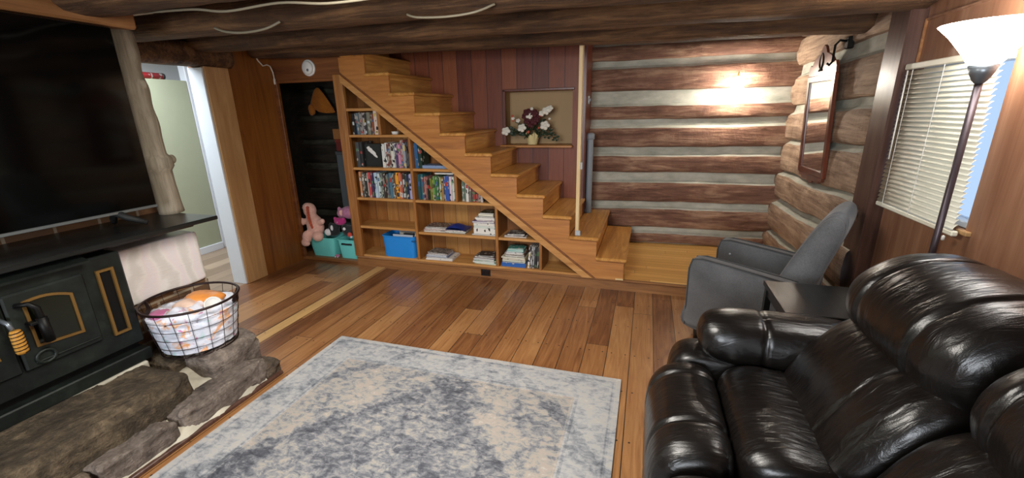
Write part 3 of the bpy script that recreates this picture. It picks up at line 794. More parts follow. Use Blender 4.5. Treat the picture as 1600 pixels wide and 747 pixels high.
# third row, left: the fullest shelf
T = S['three']
row(-2.872, T, [('peach', 'd49468', .022, .265, .1), ('black', '2a2826', .020, .25, .5), ('dark grey', '4a4a46', .022, .258, .5), ('charcoal', '2e302c', .020, .25, .5), ('cream', 'c7bfae', .024, .252, .4), ('red', 'b8484a', .030, .262, .4),
    ('purple', '3d3358', .022, .255, .3), ('navy', '2b3550', .020, .25, .4), ('pale blue', 'a9bed0', .034, .26, .3), ('white', 'ccd4d4', .020, .25, .4), ('light green', '9dbb9c', .022, .252, .4), ('grey', '6a6c68', .020, .25, .6), ('dark brown', '3a3028', .024, .256, .4),
    ('black and tan', '2d2a28', .022, .245, .5), ('slate', '51606a', .020, .25, .3), ('teal blue', '4f7486', .028, .26, .2), ('grey blue', '8497a0', .022, .252, .3), ('brown', '6b4a32', .018, .245, .2), ('yellow orange', 'dd9a33', .034, .265, .2), ('salmon', 'cf7d58', .024, .262, .15),
    ('terracotta', 'b5604a', .022, .256, .25), ('black and white', '34322f', .026, .258, .7), ('dark green', '3a5344', .022, .25, .4), ('dark navy', '232a42', .022, .25, .1), ('lilac', 'a9a6cc', .024, .255, .2)],
    'on the full third shelf', 'books on the full third shelf', seed=200)
row(-2.185, T, [('dark teal', '245058', .030, .252, .05), ('teal', '2f6a70', .026, .255, .05), ('dark red', '7c4340', .014, .225, .3), ('dusty pink', 'b07c72', .016, .23, .3), ('rose', 'a4706a', .016, .225, .3), ('black', '1d201c', .026, .2, .1), ('olive', '6f7430', .022, .215, .4), ('yellow green', 'b4b23f', .016, .2, .3),
    ('bright green', '5d8a4a', .022, .24, .2), ('green', '3a6a3c', .026, .238, .1), ('dark green', '2c5230', .020, .235, .2), ('khaki', 'a3a06a', .016, .23, .2), ('tan', 'a07a4a', .018, .225, .1), ('navy', '2f4266', .018, .235, .3), ('royal blue', '33539c', .044, .245, .15),
    ('white and pink', 'd3bcc4', .024, .24, .35), ('white and green', 'c6cfc4', .022, .235, .4)],
    'in the middle bay of the third shelf', 'books in the middle bay of the third shelf', seed=240)
put_flat(-1.90, 3.90, T+.2562, .20, .13, .016, .02, 'dcdbd4', 'white book lying across the tops of the middle bay books', None, 'book', .03, cat='book', thick=True)
row(-1.705, T, [('grey green', '5e7464', .026, .20, .3), ('grey', '7b8078', .018, .19, .4), ('white and black', 'cfccc4', .026, .185, .5), ('dim grey', '69665f', .022, .165, .5), ('dark grey', '4b4442', .020, .15, .4), ('red', '93382f', .024, .135, .1), ('crimson', 'a34b42', .022, .12, .15), ('grey and pink', '998582', .030, .095, .6), ('mottled white', 'b1a8a4', .024, .075, .6)],
    'in the last bay under the slope', 'small books in the last bay under the slope', seed=270)
cup = thing('dish', 'small white dish on the shelf beside the cream book', 'dish', (-2.40, 3.83, S['one']))
MB().lathe([(.0, .0), (.03, .0), (.036, .028), (.033, .028), (.028, .006), (.0, .005)], 20).build('bowl', M['white_plastic'], cup, world=False)
MB().lathe([(.0335, .0245), (.0365, .0245), (.037, .029), (.033, .029)], 20).build('rim', M['white_plastic'], cup, world=False)

# magazines and stacks
def pile(x, y, z, items, group, where, name='magazine'):
    n = len(items)
    for i, (cn, hx, w, d, th, rz, dx, busy, *rest) in enumerate(items):
        kind = rest[0] if rest else name
        pos = 'bottom' if i == 0 else ('topmost' if i == n-1 else f'{ORD[i]} from the bottom')
        put_flat(x+dx, y, z, w, d, th, rz, hx, f'{cn} {kind}, {pos} of the {where}'.replace(' from the bottom of', ' up in'), group, kind.replace(' ', '_'), busy, cat='book' if 'book' in kind else ('box' if 'box' in kind else 'magazine'), thick=th > .018)
        z += th+.0006
F5 = S['five']
pile(-2.03, 3.90, F5, [('white', 'd3cdc4', .25, .19, .010, .04, 0, .15), ('cream', 'c4b7a6', .25, .19, .008, -.05, .006, .5), ('red and white', 'a86a66', .25, .19, .009, .10, -.004, .5), ('pale pink', 'cbb9b2', .24, .19, .008, .02, .01, .4), ('grey', '97918c', .24, .18, .008, .14, .0, .6), ('black and white', '4d4746', .23, .18, .007, .05, .012, .6)],
     'magazines at the left end of the fifth shelf', 'left pile on the fifth shelf')
pile(-1.80, 3.90, F5, [('dark green', '27351f', .22, .19, .012, .0, 0, .3), ('white', 'd4cfc8', .22, .19, .010, .05, .0, .2), ('pink and white', 'c4aeb0', .21, .18, .010, -.06, -.006, .5)],
     'magazines under the blue folder', 'pile under the dark blue folder')
fo = thing('folder', 'dark blue soft folder slumped on top of the magazines', 'folder', (-1.80, 3.89, F5+.034))
MB().grid(lambda u, v: (-1.915+.235*u, 3.795+.19*v, F5+.036+.05*math.sin(math.pi*min(1, u*1.1))**.8*math.sin(math.pi*(.15+.8*v))+.004*nz(u*5, v*5, 2)), 20, 14).build('cover', plain('dark_blue_vinyl', hexc('1c2f74'), .35, var=.3), fo)
MB().box(-1.905, -1.69, 3.80, 3.98, F5+.0345, F5+.039, .001).build('back_cover', plain('navy_vinyl', hexc('16244f'), .4), fo)
pile(-1.49, 3.895, F5, [('grey', '8b9094', .25, .19, .012, .0, 0, .1, 'book'), ('thick white flowered', 'dcd8d0', .225, .18, .062, .0, .006, .22, 'box'), ('mint and white', 'a9c6bd', .22, .18, .018, .02, .006, .3, 'book'), ('cream flowered', 'd9d5cc', .222, .18, .030, -.02, .006, .15, 'book'),
    ('purple', '5c4a82', .23, .18, .018, .03, -.006, .3, 'book'), ('plum', '7c4a66', .19, .17, .012, .0, .02, .4, 'book'), ('white', 'dedbd4', .20, .17, .022, .04, .008, .1, 'book'), ('black', '26252a', .16, .16, .014, .0, .026, .2, 'book'), ('ivory', 'd9d6c4', .155, .15, .020, -.03, .024, .05, 'book'), ('black and green', '27341f', .15, .15, .012, .02, .03, .3, 'book')],
     'stacked books at the right end of the fifth shelf', 'tall stack beside the divider')
pile(-1.17, 3.89, S['six'], [('white', 'c9bdb4', .22, .17, .008, .05, 0, .1), ('dark red', '5b2f2c', .2, .16, .008, -.04, -.01, .4), ('black and grey', '3a3a3e', .17, .15, .014, .12, .0, .6)],
     'magazines in the small triangular bay', 'pile in the triangular bay')
B0 = S['base']
pile(-2.03, 3.90, B0, [('white and red', 'd8cfca', .30, .22, .012, .03, .03, .1), ('plain white', 'dad5ce', .29, .21, .010, .06, .03, .05), ('navy and grey', '5c6484', .25, .19, .010, .02, .0, .2), ('pale blue', '9fb0c8', .23, .18, .014, .0, -.004, .25), ('grey and red', 'a08a84', .22, .17, .012, .05, .0, .5), ('dark flowered', '5f5a56', .21, .16, .008, -.06, -.006, .6)],
     'magazines at the left end of the bottom shelf', 'pile beside the blue bin')
pile(-1.50, 3.885, B0, [('pale green', 'a7c8b4', .235, .18, .012, -.05, .02, .2), ('white', 'd6dbd8', .23, .18, .014, .02, -.004, .05), ('green', '3f7a4c', .22, .18, .012, .05, .016, .3), ('silver grey', 'a3a8ac', .22, .18, .016, .0, .0, .15), ('mauve', '84636f', .21, .17, .008, .07, .004, .5), ('dark flowered', '4b3a3c', .21, .17, .012, -.04, .006, .6), ('black', '28282a', .17, .15, .008, .1, .012, .3)],
     'magazines in the middle of the bottom shelf', 'short pile left of the blue binder stack')
pile(-1.185, 3.885, B0, [('royal blue', '2c5fa8', .245, .19, .040, .0, .0, .12, 'binder'), ('deep blue', '244a86', .235, .19, .010, .02, .0, .2, 'book'), ('green and cream', 'a9b588', .24, .18, .018, .0, .0, .2, 'book'), ('tan', 'b49a78', .235, .18, .014, .01, .002, .3, 'book'), ('cream', 'd4cdb0', .24, .18, .014, -.02, -.004, .1, 'book'), ('black', '272420', .20, .17, .018, .0, .01, .1, 'book'), ('brown', '6b4d3c', .20, .17, .010, .03, .006, .3, 'book'),
    ('white', 'd9d6d4', .19, .16, .012, .04, .0, .1, 'book'), ('pale grey', 'b3b3bb', .17, .15, .008, .0, .0, .3, 'book'), ('turquoise', '4fa8a4', .165, .15, .012, .1, .006, .1, 'book'), ('light turquoise', '7cc4bd', .16, .14, .012, .02, .014, .15, 'book'), ('sea green', '3d857a', .15, .13, .008, .14, .006, .3, 'book')],
     'books stacked on the royal blue binder', 'stack on the royal blue binder')
x = -1.045
for i, (cn, hx, w, h, le) in enumerate((('white', 'd9d6d2', .018, .225, .10), ('pale grey', 'c0bfbd', .014, .222, .09), ('grey and white', '95979a', .016, .218, .07), ('black', '2b2b2d', .014, .22, .05), ('dark grey', '3b3c40', .016, .215, .03))):
    put_book(x, B0, w, h, .17, hx, cn, f'{cn} magazine standing upright, {ORD[i]} from the left beside the blue binder stack', 'upright magazines beside the blue binder stack', lean=le, busy=.4, seed=400+i, cat='magazine').name = 'magazine'
    x += w+.008

# bright blue bin with papers
def tapered_bin(name, label, cx, cy, z, wx, wy, h, taper, mat, rimr=.006, holes=True, group=None):
    b = thing(name, label, 'storage bin', (cx, cy, z), 0, group)
    def ring(s, zz, rad, n=40, e=.28):
        out = []
        for k in range(n):
            t = 2*math.pi*k/n
            out.append((math.copysign(abs(math.cos(t))**e, math.cos(t))*wx/2*s, math.copysign(abs(math.sin(t))**e, math.sin(t))*wy/2*s, zz))
        return out
    n = 40; v = []; f = []
    lev = [(taper, 0), (taper+.01, .01), ((1+taper)/2, h/2), (1, h), (.965, h), ((1+taper)/2-.035, h/2), (taper-.03, .012)]
    for s_, zz in lev: v += ring(s_, zz, 0)
    for i in range(len(lev)-1):
        for k in range(n):
            l = (k+1) % n; f.append((i*n+k, i*n+l, (i+1)*n+l, (i+1)*n+k))
    f.append(tuple(range(n-1, -1, -1))); f.append(tuple((len(lev)-1)*n+k for k in range(n)))
    MB().add(v, f, 0, True).build('body', mat, b, (0, 0, 0), world=False).data.set_sharp_from_angle(angle=R(50))
    rp = [Vector(p) for p in ring(1.01, h-.003, 0)]
    MB().tube(rp, rimr, 6, closed=True).build('rim', mat, b, (0, 0, 0), world=False)
    return b
bb = tapered_bin('storage_bin', 'bright blue plastic bin of papers on the bottom shelf', -2.455, 3.905, B0, .40, .27, .232, .93, M['sky_blue'])
for dx in (.06,): MB().tube([(-2.455+dx+.01*k-.05+.16, 3.762, B0+.195) for k in range(5)], .006, 6).build('grip_slot', plain('dark_blue_slot', hexc('134e86'), .5), bb)
for i, (cn, hx, dx, y, hh, w) in enumerate((('white', 'dcdad6', .03, 3.97, .265, .2), ('grey', '9b9ea2', .06, 3.94, .255, .22), ('cream', 'd8d2c4', .08, 3.90, .25, .2), ('black', '202226', .11, 3.86, .252, .12), ('blue white', 'c4ccd6', .05, 3.84, .238, .24))):
    o = MB().box(-w/2, w/2, 0, .012, 0.014, hh, .001).build('paper_sheaf', plain(f'sheaf_{i}', hexc(hx), .6), None, (-2.455+dx-.02, y, B0), (.06, 0, 0), world=False)
    tag(o, f'{cn} sheaf of papers standing in the bright blue bin, {ORD[i]} from the back', 'papers', 'papers in the bright blue bin')

# ================================================================== CLOSET CORNER
CZ = .035
b1 = tapered_bin('toy_bin', 'turquoise plastic bin with the peach plush sitting in it', -3.505, 3.955, CZ, .36, .27, .225, .82, M['turquoise'])
b2 = tapered_bin('toy_bin', 'narrow turquoise bin with a dark handle slot beside the bookcase post', -3.152, 3.935, CZ, .265, .22, .22, .84, M['turquoise'])
MB().tube([(-.065+.013*k, -.1125+.002*math.sin(k), .172) for k in range(11)], .011, 8).build('handle_slot', M['black_plastic'], b2, (0, 0, 0), world=False)

def plush(name, label, loc, lobes, mat, parts=(), voxel=.008, rz=0.0, group=None):
    t = thing(name, label, 'plush toy', loc, rz, group)
    mb = MB()
    for c, r_ in lobes: mb.ell(c, r_, 18, 12)
    fuse(mb.build('body', mat, t, (0, 0, 0), world=False), voxel)
    for pn, c, r_, m_ in parts:
        MB().ell(c, r_, 16, 10).build(pn, m_, t, (0, 0, 0), world=False)
    return t
dino = plush('plush_toy', 'peach plush dinosaur with a rust ridge sitting upright on the turquoise bin', (-3.575, 3.86, CZ+.21),
    [((0, 0, .14), (.10, .085, .135)), ((-.03, 0, .24), (.065, .06, .07)), ((-.045, 0, .325), (.072, .068, .085)), ((-.05, -.02, .36), (.058, .055, .055)),
     ((-.10, -.03, .20), (.045, .030, .032)), ((-.13, -.045, .195), (.034, .026, .045)), ((-.14, -.05, .225), (.018, .016, .022)), ((.105, -.03, .20), (.05, .03, .032)), ((.14, -.04, .215), (.03, .026, .03)),
     ((-.06, -.085, .03), (.05, .055, .075)), ((-.045, -.135, -.03), (.055, .035, .035)), ((-.085, -.125, -.02), (.025, .025, .03)), ((.07, -.06, .04), (.06, .06, .06))], M['plush_pink'], (), .010)
mb = MB()
for i in range(9):
    q = i/8; mb.ell((-.005+.035*q, -.072-.022*math.sin(q*2.6), .37-.22*q), (.014-.004*q, .02, .020), 10, 8)
fuse(mb.build('ridge', M['plush_orange'], dino, (0, 0, 0), world=False), .005)
MB().ell((-.085, -.072, .362), (.007, .006, .007), 10, 8).build('eye', M['black_plastic'], dino, (0, 0, 0), world=False)
plush('plush_toy', 'mauve plush animal on top of the toy heap beside the bookcase post', (-3.20, 4.02, CZ+.445), [((0, 0, .05), (.12, .09, .075)), ((-.10, -.02, .04), (.055, .06, .055)), ((-.125, -.03, .085), (.022, .02, .03)), ((.08, -.02, .085), (.06, .06, .05))], M['plush_mauve'],
      (('patch', (-.075, -.065, .055), (.025, .02, .035), M['plush_pink']),))
plush('plush_toy', 'magenta plush toy tucked under the mauve plush', (-3.285, 3.93, CZ+.385), [((0, 0, .02), (.075, .05, .045)), ((-.06, -.005, .05), (.02, .018, .022)), ((.055, -.005, .05), (.02, .018, .022))], M['plush_magenta'],
      (('nose', (.0, -.05, .02), (.012, .008, .009), M['plush_mauve']),))
plush('plush_toy', 'black and white plush toy with a round white face behind the turquoise bin', (-3.395, 3.93, CZ+.235), [((0, 0, .05), (.075, .06, .06)), ((.03, .0, .10), (.06, .05, .045)), ((-.02, .0, .11), (.03, .03, .04))], M['plush_black'],
      (('face', (-.035, -.05, .045), (.042, .03, .042), M['plush_white']), ('stripe', (.025, -.05, .10), (.016, .014, .032), M['plush_white'])))
plush('plush_toy', 'black plush toy with a white star and red trim in the narrow bin', (-3.165, 3.92, CZ+.245), [((0, 0, .06), (.085, .07, .065)), ((-.05, .0, .09), (.045, .045, .045)), ((.05, 0, .08), (.05, .05, .05))], M['plush_black'],
      (('star', (-.02, -.062, .095), (.018, .012, .018), M['plush_white']), ('red_trim', (.045, -.06, .03), (.03, .02, .03), M['plush_red']), ('white_trim', (.065, -.066, .008), (.014, .012, .014), M['plush_white'])))
ml = thing('toy_car', 'small pink toy lying on the closet sill between the turquoise bins', 'toy', (-3.315, 3.845, CZ))
MB().ell((0, 0, .018), (.03, .02, .016), 14, 8, .7).build('body', M['plush_mauve'], ml, (0, 0, 0), world=False)
for dx in (-.016, .016): MB().ell((dx, -.02, .008), (.008, .004, .008), 10, 6).build('wheel', M['plush_white'], ml, (0, 0, 0), world=False)

cap = thing('cap', 'orange cloth cap hanging on a nail in the dark closet', 'cap', (-3.93, 4.62, 1.66))
def cap_fn(u, v):
    th = 2*math.pi*u; r_ = .012+.125*v**.75; fold = 1+.15*math.sin(th*5+3*v)*v+.06*math.sin(th*2+1)
    return (-3.93+r_*fold*math.cos(th)*1.15+.05*v*v, 4.62+.42*r_*fold*math.sin(th), 1.925-.25*v**1.1-.05*v*math.sin(th*1+2.4))
MB().grid(cap_fn, 48, 16).build('cloth', M['cap_orange'], cap)
MB().ell((-4.015, 4.57, 1.665), (.045, .035, .065), 18, 12, fn=lambda p: p*(1+.25*nz(p.x*20, p.y*20, p.z*20))).build('flap', M['cap_orange'], cap)
MB().tube([(-3.93, 4.74, 1.93), (-3.93, 4.60, 1.94)], .006, 8).build('nail', M['black_iron'], cap)
ringo = thing('metal_ring', 'small pale metal ring hook on the closet logs', 'hook', (-3.72, 4.70, 1.42))
MB().tube([(-3.72+.035*math.cos(a*math.pi/8), 4.70, 1.42+.035*math.sin(a*math.pi/8)) for a in range(16)], .007, 6, closed=True).build('ring', M['chrome'], ringo)
MB().tube([(-3.68, 4.70, 1.44), (-3.64, 4.70, 1.455), (-3.615, 4.70, 1.43), (-3.63, 4.70, 1.40)], .006, 6).build('hook', M['chrome'], ringo)
MB().tube([(-3.755, 4.745, 1.42), (-3.755, 4.69, 1.42)], .005, 6).build('nail', M['black_iron'], ringo)
gb = thing('panel_box', 'tall grey box standing in the closet behind the bookcase post', 'box', (-3.24, 4.30, CZ))
MB().box(-3.42, -3.06, 4.17, 4.43, CZ, 1.19, .01).build('body', plain('grey_board', hexc('4a5256'), .6), gb)
MB().box(-3.425, -3.055, 4.165, 4.435, 1.16, 1.20, .006).build('lid', plain('grey_lid', hexc('3c4347'), .6), gb)
rb = thing('box', 'dark red box stacked on the tall grey box in the closet', 'box', (-3.24, 4.30, 1.201))
MB().box(-3.41, -3.07, 4.18, 4.42, 1.201, 1.33, .006).build('body', plain('dark_red_card', hexc('5e1f18'), .6), rb)
MB().box(-3.414, -3.066, 4.176, 4.424, 1.30, 1.335, .004).build('lid', plain('red_lid_card', hexc('6d261d'), .6), rb)
ob = thing('box', 'tan cardboard box on top of the dark red box in the closet', 'box', (-3.24, 4.30, 1.3355))
MB().box(-3.43, -3.08, 4.18, 4.42, 1.3355, 1.45, .004).build('body', plain('tan_card', hexc('8a5a2e'), .7), ob)
MB().box(-3.18, -3.16, 4.178, 4.422, 1.334, 1.4515).build('tape', plain('brown_tape', hexc('6b431f'), .4), ob)

sd = thing('smoke_detector', 'white round smoke detector on the brown panel above the closet', 'smoke detector', (-3.285, 3.79, 2.056))
yd = Matrix.Translation((-3.285, 3.79, 2.056)) @ Matrix.Rotation(math.pi/2, 4, 'X')
MB().lathe([(.078, 0), (.078, .012), (.074, .018), (.0, .018)], 36, mat=yd).build('base', M['white_plastic'], sd)
MB().lathe([(.062, .016), (.062, .03), (.054, .038), (.0, .04)], 36, mat=yd).build('cover', M['white_plastic'], sd)
MB().lathe([(.012, .038), (.012, .043), (.0, .0435)], 16, mat=Matrix.Translation((.012, 0, -.022)) @ yd).build('button', M['chrome'], sd)

pc = thing('pull_cord', 'white cord with a switch hanging from the ceiling beam over the plywood panel', 'cord', (-3.72, 3.60, 2.20))
MB().tube([(-3.715, 3.555, 2.26), (-3.715, 3.565, 2.19), (-3.72, 3.60, 2.13), (-3.722, 3.65, 2.085), (-3.722, 3.70, 2.10), (-3.722, 3.74, 2.09), (-3.722, 3.765, 2.03), (-3.722, 3.768, 1.965)], .007, 8).build('cord', M['white_cable'], pc)
MB().lathe([(.008, 0), (.012, .008), (.012, .05), (.007, .06)], 12, mat=Matrix.Translation((-3.722, 3.768, 1.915))).build('switch', M['white_cable'], pc)

# ================================================================== CHIMNEY, HEARTH AND STOVE
struct('wall_chimney', MB().box(-3.74, -3.12, -2.4, 2.0, 0, 2.43).box(-3.14, -2.81, 1.455, 1.99, 0, .555, .01), M['brick'])
mt = thing('mantel_beam', 'orange wooden mantel beam above the large television', 'mantel beam', (-3.0, .6, 2.09))
MB().box(-3.13, -2.862, -1.6, 1.965, 2.095, 2.185, .012).build('board', M['mantel'], mt)
MB().box(-3.13, -2.80, -1.6, 2.06, 2.19, 2.29, .02).build('upper_board', M['mantel'], mt)
ps = thing('rough_post', 'grey weathered tree-trunk post at the end of the chimney shelf', 'post', (-3.0, 1.95, 1.0))
pts = []; rr = []
for i in range(41):
    q = i/40; z = 1.001+1.094*q
    bx = .035*max(0, (1.45-z))**1.3; y = 1.955+.10*max(0, 1.42-z)**1.5-.03*(z-1.4)*(z > 1.4)
    pts.append((-2.985, y, z)); rr.append(.068+.016*nz(q*7, 2, 1)+(.02 if abs(z-1.33) < .05 else 0)+.02*max(0, 1.1-z))
mb = MB().tube(pts, rr, 18)
mb.v = [(x+.008*nz(x*20, y*20, z*6), y+.008*nz(x*20+7, y*20, z*6), z) for x, y, z in mb.v]
mb.build('trunk', M['driftwood'], ps)
MB().ell((-2.965, 2.045, 1.345), (.026, .022, .03), 14, 10).build('knot', M['driftwood'], ps)
MB().ell((-2.925, 1.96, 1.80), (.012, .02, .03), 12, 8).build('knot', M['driftwood'], ps)

sh = thing('shelf', 'long black wooden shelf above the stove with the television standing on it', 'shelf', (-2.85, .6, .98))
MB().box(-3.13, -2.60, -1.4, 1.99, .975, 1.0, .004).build('board', M['blackwood'], sh)
MB().box(-3.12, -2.70, -1.4, 1.90, .945, .975, .004).build('rail', M['blackwood'], sh)

tv = thing('television', 'very large flat black television above the wood stove', 'television', (-2.86, .92, 1.0))
MB().box(-2.885, -2.850, .0, 1.815, 1.088, 2.085, .006).build('body', M['black_plastic'], tv)
MB().box(-2.851, -2.8485, .006, 1.809, 1.100, 2.079).build('screen', M['screen'], tv)
MB().box(-2.852, -2.8455, .0, 1.815, 1.083, 1.0995, .002).build('bottom_bezel', M['silver'], tv)
for y in (.24, 1.60):
    f_ = MB().tube([(-2.99, y+.05, 1.019), (-2.93, y+.02, 1.055), (-2.87, y, 1.095), (-2.83, y+.03, 1.058), (-2.77, y+.09, 1.019)], [.016, .018, .024, .018, .014], 8)
    f_.build('foot', M['matte_black'], tv)

# stove insert
so = thing('wood_stove', 'black-green cast iron wood stove insert with brass-framed glass doors', 'stove', (-2.85, .6, .28))
SX = -2.655
MB().box(-3.12, SX, -.42, 1.45, .395, .93, .01).build('body', M['stove'], so)
MB().box(-3.12, SX+.012, -.43, 1.462, .285, .355, .006).build('ash_lip', M['stove'], so)
MB().box(-3.12, SX-.05, -.42, 1.44, .345, .40).build('toe_recess', M['black_iron'], so)
MB().prism([(SX-.02, .93), (SX+.055, .925), (SX+.06, .938), (SX-.02, .958)], 'Y', -.42, 1.285).build('hood', M['stove'], so)
MB().prism([(SX-.02, .93), (SX+.055, .925), (SX+.06, .938), (SX-.02, .958)], 'Y', 1.285, 1.286).build('hood_end', M['stove'], so)
def yz_frame(outline, w, x0, x1):
    """a flat frame following a y,z outline"""
    n = len(outline); c = (sum(p[0] for p in outline)/n, sum(p[1] for p in outline)/n)
    inn = []
    for i in range(n):
        a = Vector(outline[i-1]); b = Vector(outline[i]); d = Vector(outline[(i+1) % n])
        n1 = Vector((-(b-a).y, (b-a).x)).normalized(); n2 = Vector((-(d-b).y, (d-b).x)).normalized()
        k = (n1+n2); k = k/max(.3, k.dot(n1))
        inn.append(b+k*w)
    v = []; f = []
    for x in (x0, x1):
        v += [(x, p[0], p[1]) for p in outline]+[(x, p.x, p.y) for p in inn]
    for i in range(n):
        j = (i+1) % n
        f += [(2*n+i, 2*n+j, 3*n+j, 3*n+i), (i, j, 2*n+j, 2*n+i), (n+i, n+j, 3*n+j, 3*n+i), (i, j, n+j, n+i)]
    return MB().add(v, f)
dr = MB().box(SX, SX+.02, .965, 1.265, .50, .87, .008).build('door', M['stove'], so)
arch = [(1.02, .825)] + [(1.02+.18*i/8, .825+.012*math.sin(math.pi*i/8)-.028*(i/8)**2) for i in range(1, 8)] + [(1.20, .797), (1.20, .585), (1.02, .60)]
arch = [(y, z) for y, z in arch]
MB().prism(arch, 'X', SX+.0195, SX+.0215).build('glass', M['soot_glass'], dr)
yz_frame(arch[::-1], .012, SX+.018, SX+.028).build('brass_frame', M['brass'], dr)
MB().box(SX+.02, SX+.026, 1.0, 1.25, .525, .533, .002).build('moulding', M['stove'], dr)
dl = MB().box(SX, SX+.02, .62, .955, .50, .87, .008).build('door', M['stove'], so)
arch2 = [(.70, .80), (.78, .825), (.88, .828), (.90, .60), (.70, .60)]
MB().prism(arch2, 'X', SX+.0195, SX+.0215).build('glass', M['soot_glass'], dl)
yz_frame(arch2[::-1], .012, SX+.018, SX+.028).build('brass_frame', M['brass'], dl)
side = [(1.318, .86), (1.395, .86), (1.395, .495), (1.318, .495)]
sp = MB().prism(side, 'X', SX+.001, SX+.004).build('side_grille', M['black_iron'], so)
yz_frame(side[::-1], .012, SX+.0, SX+.016).build('brass_frame', M['brass'], sp)
# lever handle and coiled wooden handle
hd = MB().tube([(SX+.02, 1.00, .815), (SX+.05, 1.03, .815), (SX+.058, 1.05, .79), (SX+.058, 1.055, .66)], [.011, .012, .013, .015], 8).build('lever_handle', M['black_iron'], so)
MB().tube([(SX+.058, 1.053, .74), (SX+.058, 1.056, .62)], .020, 10).build('grip', M['black_iron'], hd)
MB().box(SX+.02, SX+.065, 1.01, 1.075, .715, .73, .003).build('bracket', M['black_iron'], hd)
hw = MB().tube([(SX+.02, .94, .775), (SX+.06, .945, .76), (SX+.066, .95, .73)], .009, 8).build('coil_handle', M['chrome'], so)
MB().lathe([(.018, 0), (.022, .012), (.022, .095), (.017, .11)], 14, mat=Matrix.Translation((SX+.068, .955, .615))).build('wood_grip', M['spring_wood'], hw)
MB().tube([(SX+.068+.0235*math.cos(a*.8), .955+.0235*math.sin(a*.8), .62+.1*a/48) for a in range(49)], .0022, 5).build('wire_coil', M['black_iron'], hw)
MB().tube([(SX+.025, 1.04+.035*math.cos(a*math.pi/6), .545+.03*math.sin(a*math.pi/6)) for a in range(12)], .008, 6, closed=True).build('air_control', M['stove'], so)

# hearth of fieldstones
he = thing('hearth', 'raised fieldstone hearth in front of the wood stove', 'hearth', (-2.45, .7, 0))
def rock(name, c, r_, mat, seed, e=.45, amp=.14, fr=4.0, nu=56, nv=30, rz=0.0):
    rot = Matrix.Rotation(rz, 3, 'Z')
    def fn(p):
        d = Vector((p.x/r_[0], p.y/r_[1], p.z/r_[2]))
        q = p*(1+amp*noise.noise(p*fr+Vector((seed, 0, 0)))+amp*.4*noise.noise(p*fr*3+Vector((0, seed, 0))))
        cr = abs(noise.noise(Vector((p.x*fr*5, p.y*fr*2.2, p.z*fr*6+seed))))+.6*abs(noise.noise(p*fr*9+Vector((0, 0, seed))))
        q = q+d.normalized()*(.012-.030*cr)
        return rot @ q
    MB().ell(c, r_, nu, nv, e, fn=fn).build(name, mat, he)
rock('stone', (-2.475, .61, .135), (.195, .80, .150), M['stone_moss'], 3, .17, .07, 3.2, 150, 60)
rock('stone', (-2.445, 1.70, .130), (.145, .175, .150), M['stone2'], 9, .26, .09, 5)
rock('stone', (-2.63, 1.64, .13), (.15, .20, .135), M['stone_moss'], 12, .25, .08, 5)
rock('stone', (-2.27, 1.50, .055), (.085, .27, .095), M['stone2'], 16, .32, .12, 5, nu=80)
rock('stone', (-2.245, 1.05, .055), (.060, .17, .085), M['stone2'], 18, .30, .12, 5)
rock('stone', (-2.245, .72, .05), (.060, .15, .08), M['stone'], 21, .30, .12, 6)
rock('stone', (-2.25, .30, .05), (.060, .26, .08), M['stone2'], 24, .30, .12, 6)
rock('stone', (-2.265, 1.83, .035), (.075, .065, .05), M['stone'], 27, .35, .14, 6)
mb = MB().grid(lambda u, v: (-2.66+.50*u, -.3+2.05*v, (.205*(1-u**2.6)+.03*nz(u*6, v*22, 3)*(u > .02)+.008)*(1 if v > .55 else .9)), 30, 80)
mb.build('mortar_bed', M['mortar'], he)
mb = MB().box(-2.70, -2.632, -.45, 1.425, .0, .285, .008).build('mortar_strip', M['mortar'], he)
MB().box(-2.185, -2.158, -.45, 1.86, 0, .022, .004).build('edge_strip', M['darkcasing'], he)

# the wrapped pack on the brick ledge
pk = thing('wrapped_pack', 'white and pink film-wrapped pack on the brick ledge beside the stove', 'wrapped pack', (-2.90, 1.72, .556))
mb = MB().ell((-2.905, 1.722, .725), (.115, .250, .168), 64, 44, .11, fn=lambda p: p*(1+.016*nz(p.x*16, p.y*16, p.z*16)+.012*nz(p.x*40, p.y*9, p.z*40)))
mb.build('pack', M['pack'], pk)
MB().box(-2.795, -2.7895, 1.50, 1.94, .70, .706, .002).build('film_seam', M['pack'], pk)

# wire basket with printed bags
BC = Vector((-2.535, 1.662, .0)); BZ0, BZ1, RB, RT = .285, .575, .195, .245
bk = thing('wire_basket', 'round dark wire basket of plastic bags on the hearth stones', 'basket', (BC.x, BC.y, BZ0))
def bpt(t, q, off=0):
    r_ = RB+(RT-RB)*q+off; return (BC.x+r_*math.cos(t), BC.y+r_*math.sin(t), BZ0+(BZ1-BZ0)*q)
MB().tube([bpt(2*math.pi*k/48, 1) for k in range(48)], .0075, 8, closed=True).build('rim', M['rust_iron'], bk)
MB().tube([bpt(2*math.pi*k/48, 0) for k in range(48)], .004, 6, closed=True).build('base_ring', M['rust_iron'], bk)
for q in (.2, .4, .6, .8): MB().tube([bpt(2*math.pi*k/48, q) for k in range(48)], .0016, 5, closed=True).build('wire_ring', M['rust_iron'], bk)
for k in range(18):
    a = 2*math.pi*k/18; MB().tube([bpt(a, 0), bpt(a, .5), bpt(a, 1)], .0016, 5).build('upright_wire', M['rust_iron'], bk)
for k in range(-3, 4): 
    h_ = math.sqrt(RB**2-(k*.05)**2); MB().tube([(BC.x+k*.05, BC.y-h_, BZ0), (BC.x+k*.05, BC.y+h_, BZ0)], .0016, 5).build('floor_wire', M['rust_iron'], bk)
a0 = .75
